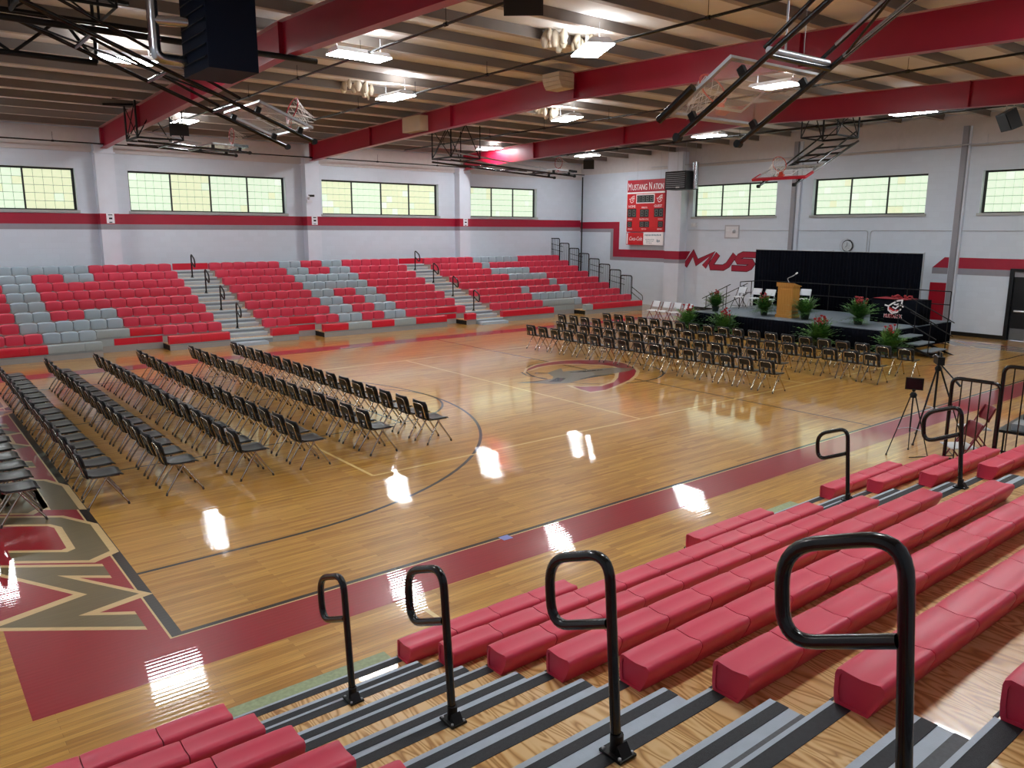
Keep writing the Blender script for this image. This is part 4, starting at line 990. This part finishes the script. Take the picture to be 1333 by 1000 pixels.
tb = thing('draped_table', 'table under a black cloth with red and white emblem, at right end of stage', 'table', (24.2, 4.32, SZ))
TL = 1.62
MB().box(0, .75, 0, TL, .76, .80).build('tabletop', 'cloth', tb)
pleat((0, 0, 0), (0, TL, 0), .01, .79, .006, 5, 'cloth_front', 'cloth', tb); pleat((.75, TL, 0), (.75, 0, 0), .01, .79, .01, 5, 'cloth_back', 'cloth', tb)
pleat((0, TL, 0), (.75, TL, 0), .01, .79, .01, 3, 'cloth_side', 'cloth', tb); pleat((.75, 0, 0), (0, 0, 0), .01, .79, .01, 3, 'cloth_side', 'cloth', tb)
MB().box(-.02, .77, .45, 1.55, .801, .806).build('runner', 'runner', tb)
tm = frame_m((-.03, .85, .50), (0, -1, 0), (0, 0, 1))
def flat_part(name, quads, mat, m_, parent, z=0.):
    mb = MB()
    for q in quads: mb.add([m_ @ Vector((p[0], p[1], z)) for p in q], [tuple(range(len(q)))])
    return mb.build(name, mat, parent)
sw = [(-.26, .12), (-.10, .02), (.02, .02), (.10, .10), (.22, .20), (.30, .18), (.20, .06), (.24, -.02), (.12, -.10), (-.04, -.14), (-.16, -.10), (-.20, 0)]
sw1 = [[(-.30, .10), (-.17, .07), (-.05, .16), (.12, .26), (.27, .29), (.25, .17), (.31, .06)], [(-.17, .07), (-.17, -.06), (-.04, -.16), (.12, -.12), (.25, .0)], [(-.04, .05), (.07, .0), (.14, .08), (.23, .13)], [(.0, .14), (.1, .13), (.16, .18)]]
flat_part('emblem', [q for l_ in sw1 for q in ribbon(l_, .045)], 'sb_white', tm, tb); flat_part('emblem_fill', [[(-.17, .06), (-.17, -.08), (-.03, -.18), (.14, -.13), (.24, 0), (.05, -.06), (-.06, 0)]], 'sb_red2', tm, tb, -.004)
flat_part('emblem_mane', ribbon([(-.12, -.05), (0, -.11), (.1, -.07)], .025), 'sb_white', tm, tb, .003)
text('emblem_lettering', 'MUSTANGS', .19, 'sb_white', frame_m((-.034, .85, .24), (0, -1, 0), (0, 0, 1)), tb, .002, xs=.62)
text('emblem_lettering', 'MUSTANGS', .165, 'sb_red2', frame_m((-.040, .85, .24), (0, -1, 0), (0, 0, 1)), tb, .002, xs=.64)
rf = thing('table_flowers', 'low red flower arrangement lying on the black draped table', 'flowers', (24.5, 5.05, SZ+.806))
mb = MB(); rnd = random.Random(3)
for i in range(26):
    c = (rnd.uniform(-.12, .12), rnd.uniform(-.32, .32), rnd.uniform(.0, .08)); mb.lathe([(.008, c[2]), (.035, c[2]+.025), (.03, c[2]+.05), (.006, c[2]+.055)], (c[0], c[1], 0), 6)
mb.build('blossoms', 'flower', rf)

def fern(label, x, y, z, s, flowers, seed):
    root = thing('potted_fern', label, 'plant', (x, y, z)); rnd = random.Random(seed)
    MB().lathe([(.11*s, 0), (.15*s, .2*s), (.16*s, .2*s), (.14*s, .19*s)], (0,0,0), 14).build('pot', 'pot', root)
    for mt, cnt in (('leaf', 60), ('leaf2', 44)):
        mb = MB()
        for i in range(cnt):
            a = rnd.uniform(0, 2*PI); ln = rnd.uniform(.5, .88)*s; el = rnd.uniform(.15, 1.5); d = Vector((math.cos(a), math.sin(a), 0)); sd = Vector((-d.y, d.x, 0))
            base = Vector((0, 0, .18*s)); pts = []
            for j in range(7):
                t = j/6; pts.append(base + d*ln*t*(math.cos(el)+.25*t)*.75 + Vector((0, 0, ln*(math.sin(el)*t - .30*t*t))))
            for j in range(1, 7):                # pairs of leaflets down the stem
                p = pts[j]; t = j/6; w_ = (.13*math.sin(PI*min(1, t*.8+.15)))*s
                tip = (pts[j]-pts[j-1]).normalized()
                for sg in (-1, 1):
                    q = p + sd*sg*w_ + tip*.05*s; mb.add([p-tip*.03*s, p+sd*sg*w_*.5-tip*.02*s, q, p+sd*sg*w_*.4+tip*.045*s], [(0, 1, 2, 3)])
        mb.build('fronds', mt, root)
    if flowers:
        mb = MB()
        for i in range(13):
            a = rnd.uniform(0, 2*PI); r = rnd.uniform(0, .2)*s; zz = (.68+rnd.uniform(-.08, .14))*s
            x_, y_ = r*math.cos(a), r*math.sin(a)
            mb.lathe([(.006, zz-.12*s), (.006, zz), (.04*s, zz+.03*s), (.032*s, zz+.055*s), (.004, zz+.06*s)], (x_, y_, 0), 6)
        mb.build('blossoms', 'flower', root)
for k, a in enumerate((('fern in front of the white folding chairs at left end of stage', 22.75, 11.2, SZ, .95, True), ('fern standing on the stage just left of the oak lectern', 23.0, 9.25, SZ, .95, True), ('fern standing on the stage just right of the oak lectern', 22.95, 7.6, SZ, 1.05, False), ('large fern with red blossoms on the stage, left of the draped table', 23.0, 5.72, SZ, 1.1, True),
    ('fern with red flowers on the floor at the left end of the stage skirt', 21.6, 11.6, 0, 1.15, True), ('fern with red flowers on the floor below the lectern side of stage', 21.6, 9.95, 0, 1.15, True), ('fern with red flowers on the floor before the middle of stage', 21.5, 6.2, 0, 1.25, True), ('fern with red flowers on the floor beside the right stage steps', 21.7, 4.0, 0, 1.1, True))): fern(*a, k)

def folding_chair(label, x, y, z, rz, mf, ms, group):
    """metal folding chair facing local +x"""
    root = thing('folding_chair', label, 'chair', (x, y, z), rz, group)
    for s in (-1, 1):
        MB().tube([(.24, s*.21, 0), (-.06, s*.21, .50), (-.20, s*.20, .80)], .013, 6).build('front_leg', mf, root)
        MB().tube([(-.26, s*.19, 0), (.10, s*.19, .45)], .013, 6).build('rear_leg', mf, root)
    MB().bar((.18, -.21, .10), (.18, .21, .10), .009).build('front_rung', mf, root); MB().bar((-.22, -.19, .08), (-.22, .19, .08), .009).build('rear_rung', mf, root)
    mb = MB(); vs = []
    for i in range(6):
        for j in range(6):
            u, v = i/5, -1+2*j/5; vs.append((-.19+.40*u, v*(.20-.01*u), .445 + .025*(1-v**4)*(1-(2*u-1)**4)))
    n0 = len(vs); vs += [(a, b, .428) for a, b, c in vs]; fs = [(i*6+j, i*6+6+j, i*6+7+j, i*6+j+1) for i in range(5) for j in range(5)]
    fs += [tuple(n0+q for q in f[::-1]) for f in fs]; rm = list(range(6)) + [i*6+5 for i in range(1, 6)] + [30+j for j in range(4, -1, -1)] + [i*6 for i in range(4, 0, -1)]
    fs += [(rm[i], rm[(i+1) % len(rm)], n0+rm[(i+1) % len(rm)], n0+rm[i]) for i in range(len(rm))]
    mb.add(vs, fs, True).build('seat', ms, root)
    mb = MB(); n = 8; vs = []
    for i in range(n+1):
        v = -1+2*i/n; cx = -.035*(1-v*v)
        for z_, dx, kk in ((.57, .0, .97), (.60, .0, 1), (.78, -.075, 1), (.81, -.085, .95)): vs.append((-.10+cx+dx-.02, v*.2*kk, z_))
    n0 = len(vs); vs += [(a-.02, b, c) for a, b, c in vs]; fs = [(4*i+j, 4*i+4+j, 4*i+5+j, 4*i+1+j) for i in range(n) for j in range(3)]
    fs += [tuple(n0+q for q in f[::-1]) for f in fs]; rm = [0, 1, 2, 3] + [4*i+3 for i in range(1, n+1)] + [4*n+2, 4*n+1, 4*n] + [4*i for i in range(n-1, 0, -1)]
    fs += [(rm[i], rm[(i+1) % len(rm)], n0+rm[(i+1) % len(rm)], n0+rm[i]) for i in range(len(rm))]
    mb.add(vs, fs, True).build('backrest', mf if ms == 'cushion' else ms, root)
    return root
for k, (x, y, lab) in enumerate(((24.6, 11.48, 'white folding chair farthest left on the stage, behind the fern'), (24.5, 10.72, 'white folding chair second from left on the stage'), (24.4, 10.05, 'white folding chair on the stage just left of the lectern'), (25.7, 9.35, 'white folding chair on the stage behind the lectern'))):
    folding_chair(lab, x, y, SZ, PI+.1*(k-1), 'silver' if k else 'blackmatte', 'chairwhite', 'white folding chairs on the stage')
for k in range(4):
    folding_chair('white and red folding chair left of the stage, %s from the bleachers' % ORD[k+1], 23.2, 14.65-.56*k, 0, PI, 'chairred', 'chairwhite', 'white and red chairs left of the stage')
folding_chair('dark red folding chair with pale cushion, just behind the first guard panel', 10.95, -2.35, 0, 2.4, 'chairred', 'cushion', 'dark red folding chairs near guard rail')
folding_chair('dark red folding chair with pale cushion, nearer the black equipment table', 12.4, -2.0, 0, 2.3, 'chairred', 'cushion', 'dark red folding chairs near guard rail')

# ------------------------------------------------------------------ things on and along the stage wall
WX = XR
sbd = thing('scoreboard', 'red scoreboard reading MUSTANG NATION with unlit digits, beside the drape wall', 'scoreboard', (WX-.2, 21.1, 2.98))
SW, SH = 2.45, 3.18
su = lambda u, v: (-.001, -u*SW, (1-v)*SH)
def sbox(name, u0, u1, v0, v1, mat, d0=.0, d1=.02, par=None):
    return MB().box(-d1, -d0, -u1*SW, -u0*SW, (1-v1)*SH, (1-v0)*SH).build(name, mat, par or sbd)
MB().box(0, .15, -SW, 0, .2*SH, SH).build('cabinet', 'sb_red', sbd)
sbox('header_panel', 0, 1, 0, .185, 'sb_red'); sbox('score_panel', 0, 1, .21, .785, 'sb_red2')
sbox('white_strip', 0, 1, .185, .21, 'sb_white', 0, .024); sbox('edge_strip', -.012, 0, 0, .8, 'sb_white', -.1, .02)
def st_(body, u, v, size, mat='sb_white', xs=1., sh=0.):
    return text('lettering', body, size, mat, frame_m((-.027, -u*SW, (1-v)*SH), (0, -1, 0), (0, 0, 1)), sbd, .003, 'CENTER', sh, xs)
for b_, u, fw, sz in (('M', .065, .2, .50), ('USTANG', .335, .98, .40), ('N', .625, .17, .50), ('ATION', .835, .66, .40)): st_(b_, u, .105 if len(b_) == 1 else .115, sz)['fitw'] = fw
def seg7(u0, u1, v0, v1, n, border):
    if border: sbox('digit_border', u0-.02, u1+.02, v0-.015, v1+.015, 'sb_white', 0, .022)
    w_ = sbox('digit_window', u0, u1, v0, v1, 'sb_dark', 0, .026)
    mb = MB(); cw = (u1-u0)*SW/n; h = (v1-v0)*SH
    for k in range(n):
        y0 = -u0*SW-cw*k-cw*.2; y1 = y0-cw*.6; zt = (1-v0)*SH-h*.14; zb = (1-v1)*SH+h*.14; zm = (zt+zb)/2; t = .028
        for a, b, c, d_ in ((y1, y0, zt-t, zt), (y1, y0, zm-t/2, zm+t/2), (y1, y0, zb, zb+t), (y0-t, y0, zm+t, zt-t), (y1, y1+t, zm+t, zt-t), (y0-t, y0, zb+t, zm-t), (y1, y1+t, zb+t, zm-t)): mb.box(-.03, -.026, a, b, c, d_)
    mb.build('digit_segments', 'digit', sbd)
seg7(.27, .72, .235, .345, 4, True); seg7(.02, .26, .44, .57, 2, False); seg7(.36, .60, .45, .57, 2, False); seg7(.74, .98, .44, .57, 2, False)
seg7(.02, .15, .635, .725, 1, False); seg7(.36, .62, .635, .725, 2, False); seg7(.85, .98, .635, .725, 1, False)
for b_, u, v, z in (('HOME', .14, .405, .17), ('GUEST', .84, .405, .17), ('PERIOD', .48, .425, .11), ('FOULS', .09, .603, .10), ('PLAYER FOUL', .48, .603, .10), ('FOULS', .91, .603, .10), ('BONUS', .10, .755, .09), ('MATCH', .48, .755, .09), ('BONUS', .90, .755, .09)): st_(b_, u, v, z)
for u in (.13, .87):
    m_ = frame_m((-.028, -u*SW, (1-.30)*SH), (0, -1, 0), (0, 0, 1))
    flat_part('horse_emblem', [q for l_ in sw1 for q in ribbon([(p[0]*.6, p[1]*.75-.03) for p in l_], .03)], 'sb_white', m_, sbd)
sbox('drink_advert', 0, .47, .81, 1.0, 'sb_red2', -.05, .02); sbox('bottle_stripe', .012, .05, .82, .99, 'sb_white', 0, .026); sbox('sponsor_panel', .475, 1, .80, 1.0, 'sb_white', -.05, .02)
st_('Coca-Cola', .26, .905, .27, 'sb_white', .75, .35)
for (u, v, w_, h_) in ((.735, .845, .44, .03), (.66, .915, .24, .012), (.66, .94, .2, .012), (.64, .965, .16, .010), (.88, .935, .09, .05)):
    mb = MB(); k = max(3, int(w_*26)); rnd = random.Random(int(u*999+v*99))
    for i in range(k):
        a = u-w_/2+w_*i/k; mb.box(-.026, -.02, -(a+w_/k*.62)*SW, -a*SW, (1-v-h_*rnd.uniform(.25, .5))*SH, (1-v+h_*rnd.uniform(.25, .5))*SH)
    mb.build('sponsor_lettering', 'ink', sbd)
for u in (.24, .86): MB().bar((.05, -u*SW, SH), (.05, -u*SW, SH+1.25), .008).build('support_cable', 'conduit', sbd)
# wall lettering, red italics
wl = thing('wall_lettering', 'red italic MUSTANGS wall lettering running behind the black drape', 'sign', (WX-.012, 17.5, 1.93))
xo = 0
for ch in 'MUSTANGS':
    wd = 1.12 if ch == 'M' else .92
    for mt, sk, zz in (('letter_dark', .29, .004), ('bandred', .23, .0)):
        mb = MB()
        for pl in GLYPH[ch]:
            for q in ribbon([(xo+u*wd+.1+v*.46, .1+v*.62) for u, v in pl], sk, lim=.75):
                mb.add([(zz-.004*(mt == 'bandred'), -p[0], p[1]) for p in q] + [(.011, -p[0], p[1]) for p in q], [(0,1,2,3), (7,6,5,4), (0,1,5,4), (1,2,6,5), (2,3,7,6), (3,0,4,7)])
        mb.build('wall_letter' if mt == 'bandred' else 'letter_edge', mt, wl)
    xo += wd+.31
wp = thing('wall_pad', 'tall red padded panel on the wall behind the right stage steps', 'pad', (WX, 5.95, .08))
MB().box(-.06, 0, -.78, 0, 0, 1.78).build('pad_face', 'doorred', wp); MB().box(-.07, -.0, -.80, .02, -.03, 0).build('pad_edge', 'bboard', wp)
ck = thing('wall_clock', 'round caged clock above the right half of the black drape', 'clock', (WX, 9.28, 3.12))
MB().lathe([(.22, -.06), (.24, -.03), (.24, 0)], (0,0,0), 24, 'x').build('clock_case', 'blackmatte', ck); MB().lathe([(.20, -.066), (.20, -.06)], (0,0,0), 24, 'x').build('clock_face', 'clockface', ck)
MB().box(-.072, -.068, -.008, .008, 0, .14).build('minute_hand', 'black', ck); MB().hexa([(-.076,-.01,.0),(-.072,-.01,0),(-.072,.08,-.07),(-.076,.08,-.07),(-.076,.01,.01),(-.072,.01,.01),(-.072,.09,-.06),(-.076,.09,-.06)]).build('hour_hand', 'black', ck)
cg = MB()
for r_ in (.13, .28): cg.tube(arc((-.12, 0, 0), r_, 0, 2*PI, 24, (0,1,0), (0,0,1))[:-1], .006, 5, True)
for k in range(8):
    a = k*PI/4; cg.bar((-.12, 0, 0), (-.12, .28*math.cos(a), .28*math.sin(a)), .004, 4); cg.bar((-.12, .28*math.cos(a), .28*math.sin(a)), (0, .30*math.cos(a), .30*math.sin(a)), .004, 4)
cg.build('wire_cage', 'silver', ck)
ac = thing('access_panel', 'pale square wall hatch with a small horn, under the first stage-wall window', 'hatch', (WX, 15.2, 3.35))
MB().box(-.03, 0, -.78, 0, 0, .6).build('hatch_frame', 'conduit', ac); MB().box(-.04, -.03, -.72, -.06, .06, .54).build('hatch_door', 'white', ac); MB().lathe([(.03, -.22), (.09, -.12), (.05, -.04)], (0, -.55, .33), 10, 'x').build('horn', 'chairwhite', ac)
bx_ = thing('alarm_box', 'small white box on the wall right of the scoreboard pilaster', 'box', (WX, 17.1, 3.86))
MB().box(-.10, 0, -.32, 0, 0, .2).build('box_body', 'chairwhite', bx_); MB().box(-.12, -.10, -.2, -.08, .05, .15).build('box_cover', 'white', bx_)
cd = thing('wall_conduit', 'thin grey conduit running level across the stage wall below the windows', 'conduit', (WX-.02, 0, 3.72))
MB().bar((0, 17.3, 0), (0, 8.75, 0), .012).build('conduit_run', 'conduit', cd); MB().tube(round_path([(0, 8.75, 0), (0, 8.5, 0), (0, 8.5, -1.0)], .15), .012, 6).build('conduit_run', 'conduit', cd)
MB().tube(round_path([(0, 8.4, -1.0), (0, 8.4, 0), (0, YN+.2, 0)], .15), .012, 6).build('conduit_run', 'conduit', cd)
for k, p in enumerate(PX[1:]):
    sg = thing('paper_sign', 'small white paper sign on the %s white pilaster at red band height' % ORD[k+1], 'sign', (p+.02, YF-PD-.005, 3.88))
    MB().box(-.13, .13, -.006, 0, 0, .34).build('sheet', 'paper', sg); MB().box(-.05, .06, -.009, -.006, .14, .2).box(-.07, .07, -.009, -.006, .28, .31).box(-.05, .05, -.009, -.006, .02, .05).build('sign_mark', 'black', sg)
sc_ = thing('security_camera', 'small white security camera on the second white pilaster', 'camera', (12.55, YF-PD, 4.86))
MB().box(-.12, .1, -.10, 0, -.08, .04).build('mount', 'chairwhite', sc_); MB().tube([(-.05, -.08, .08), (-.12, -.24, .16)], .05, 8).build('camera_body', 'chairwhite', sc_); MB().tube([(-.05, -.08, .2), (.12, -.26, .2)], .045, 8).build('camera_body', 'blackmatte', sc_)

# ------------------------------------------------------------------ tripods and equipment, right side
def tripod(label, x, y, h, spread, r, rz, cat='tripod'):
    root = thing('camera_tripod', label, cat, (x, y, 0), rz)
    for k in range(3):
        a = 2*PI*k/3; f = Vector((math.cos(a)*spread, math.sin(a)*spread, 0)); t = Vector((math.cos(a)*.04, math.sin(a)*.04, h))
        lg = MB().tube([f+Vector((0,0,.02)), f.lerp(t, .55)], r*.75, 6).tube([f.lerp(t, .5), t], r, 6).build('leg', 'blackmatte', root)
        MB().tube([f, f+Vector((0, 0, .03))], r*1.4, 6).build('foot', 'foot', lg); MB().bar(f.lerp(t, .45), Vector((0, 0, h*.47)), r*.5).build('spreader_arm', 'silver', root)
    MB().bar((0, 0, h*.40), (0, 0, h+.08), r*1.2, 8).build('centre_column', 'blackmatte', root); MB().lathe([(.05, h-.03), (.06, h+.02), (.03, h+.06)], (0,0,0), 10).build('collar', 'blackmatte', root)
    return root
t1 = tripod('small black tripod holding a dark tablet, left of the taller tripod', 11.35, -1.40, 1.02, .36, .010, .4)
tbm = thing('tablet', 'dark tablet screen clamped on the small tripod', 'tablet', (11.35, -1.40, 1.22), .43)
MB().box(-.012, .012, -.135, .135, -.10, .10).build('tablet_body', 'blackmatte', tbm); MB().box(-.014, -.012, -.12, .12, -.085, .085).build('tablet_screen', 'screen', tbm); MB().box(-.02, .02, -.025, .025, -.125, -.10).build('clamp', 'blackmatte', tbm)
t2 = tripod('tall black tripod carrying a video camera, beside the barred guard panel', 12.55, -1.25, 1.32, .52, .016, .9)
vc = thing('video_camera', 'black video camera with side handle on the tall tripod', 'camera', (12.55, -1.25, 1.41), .6)
MB().box(-.17, .16, -.055, .055, 0, .14).build('camera_body', 'blackmatte', vc); MB().lathe([(.045, .16), (.05, .24), (.055, .28)], (0, 0, .075), 12, 'x').build('camera_lens', 'black', vc)
MB().tube(round_path([(-.12, 0, .14), (-.12, 0, .21), (.1, 0, .21), (.1, 0, .14)], .03), .012, 6).build('top_handle', 'blackmatte', vc); MB().bar((-.05, -.04, -.02), (-.34, -.22, -.24), .013).bar((-.3, -.19, -.2), (-.42, -.28, -.31), .02).build('pan_handle', 'blackmatte', vc)
et = thing('equipment_table', 'black folding table carrying audio gear, partly cut by the right edge', 'table', (11.65, -3.1, 0), .1)
MB().box(-.45, 1.2, -.38, .38, .71, .75).build('tabletop', 'shell', et)
for sx in (-.38, 1.12):
    for sy in (-.3, .3): MB().bar((sx, sy, 0), (sx, sy, .71), .014).build('leg', 'blackmatte', et)
for i, (x, y, sx, sy, sz, nm, lab, mt) in enumerate(((11.5, -3.05, .2, .16, .10, 'audio_mixer', 'grey audio mixer lying on the black equipment table', 'riser'), (12.1, -2.98, .18, .14, .42, 'monitor_speaker', 'black box speaker standing on the equipment table', 'blackmatte'))):
    r_ = thing(nm, lab, 'equipment', (x, y, .75), .1); MB().box(-sx, sx, -sy, sy, 0, sz).build('case', mt, r_)
    for k in range(4): MB().lathe([(.012, sz), (.012, sz+.02)], (-sx*.6+k*sx*.4, -sy*.3, 0), 8).build('knob', 'black', r_)
rk = thing('equipment_case', 'grey equipment case on the floor under the black table', 'case', (11.85, -3.05, 0), .2)
MB().box(-.22, .22, -.18, .18, .02, .34).build('case_body', 'riser', rk); MB().tube(round_path([(-.08, -.19, .22), (-.08, -.23, .22), (.08, -.23, .22), (.08, -.19, .22)], .02), .01, 6).build('handle', 'black', rk)
o = MB().tube([(11.2, -1.5, .008), (11.9, -1.9, .008), (12.4, -1.55, .008), (12.9, -2.2, .008), (12.4, -2.9, .008)], .007, 5).build('cable', 'cable'); tag(o, 'thin black cable lying under the tripods and red chairs', 'cable')

# ------------------------------------------------------------------ turn the lettering into meshes
dg = bpy.context.evaluated_depsgraph_get()
for o in [o for o in sc.objects if o.type == 'FONT']:
    me = bpy.data.meshes.new_from_object(o.evaluated_get(dg)); nm = o.name
    if 'fitw' in o:
        xs_ = [v.co.x for v in me.vertices]; k_ = o['fitw']/(max(xs_)-min(xs_))
        for v in me.vertices: v.co.x *= k_
    q = bpy.data.objects.new('tmp', me); COL.objects.link(q); q.parent = o.parent; q.matrix_local = o.matrix_local.copy()
    bpy.data.objects.remove(o); q.name = nm
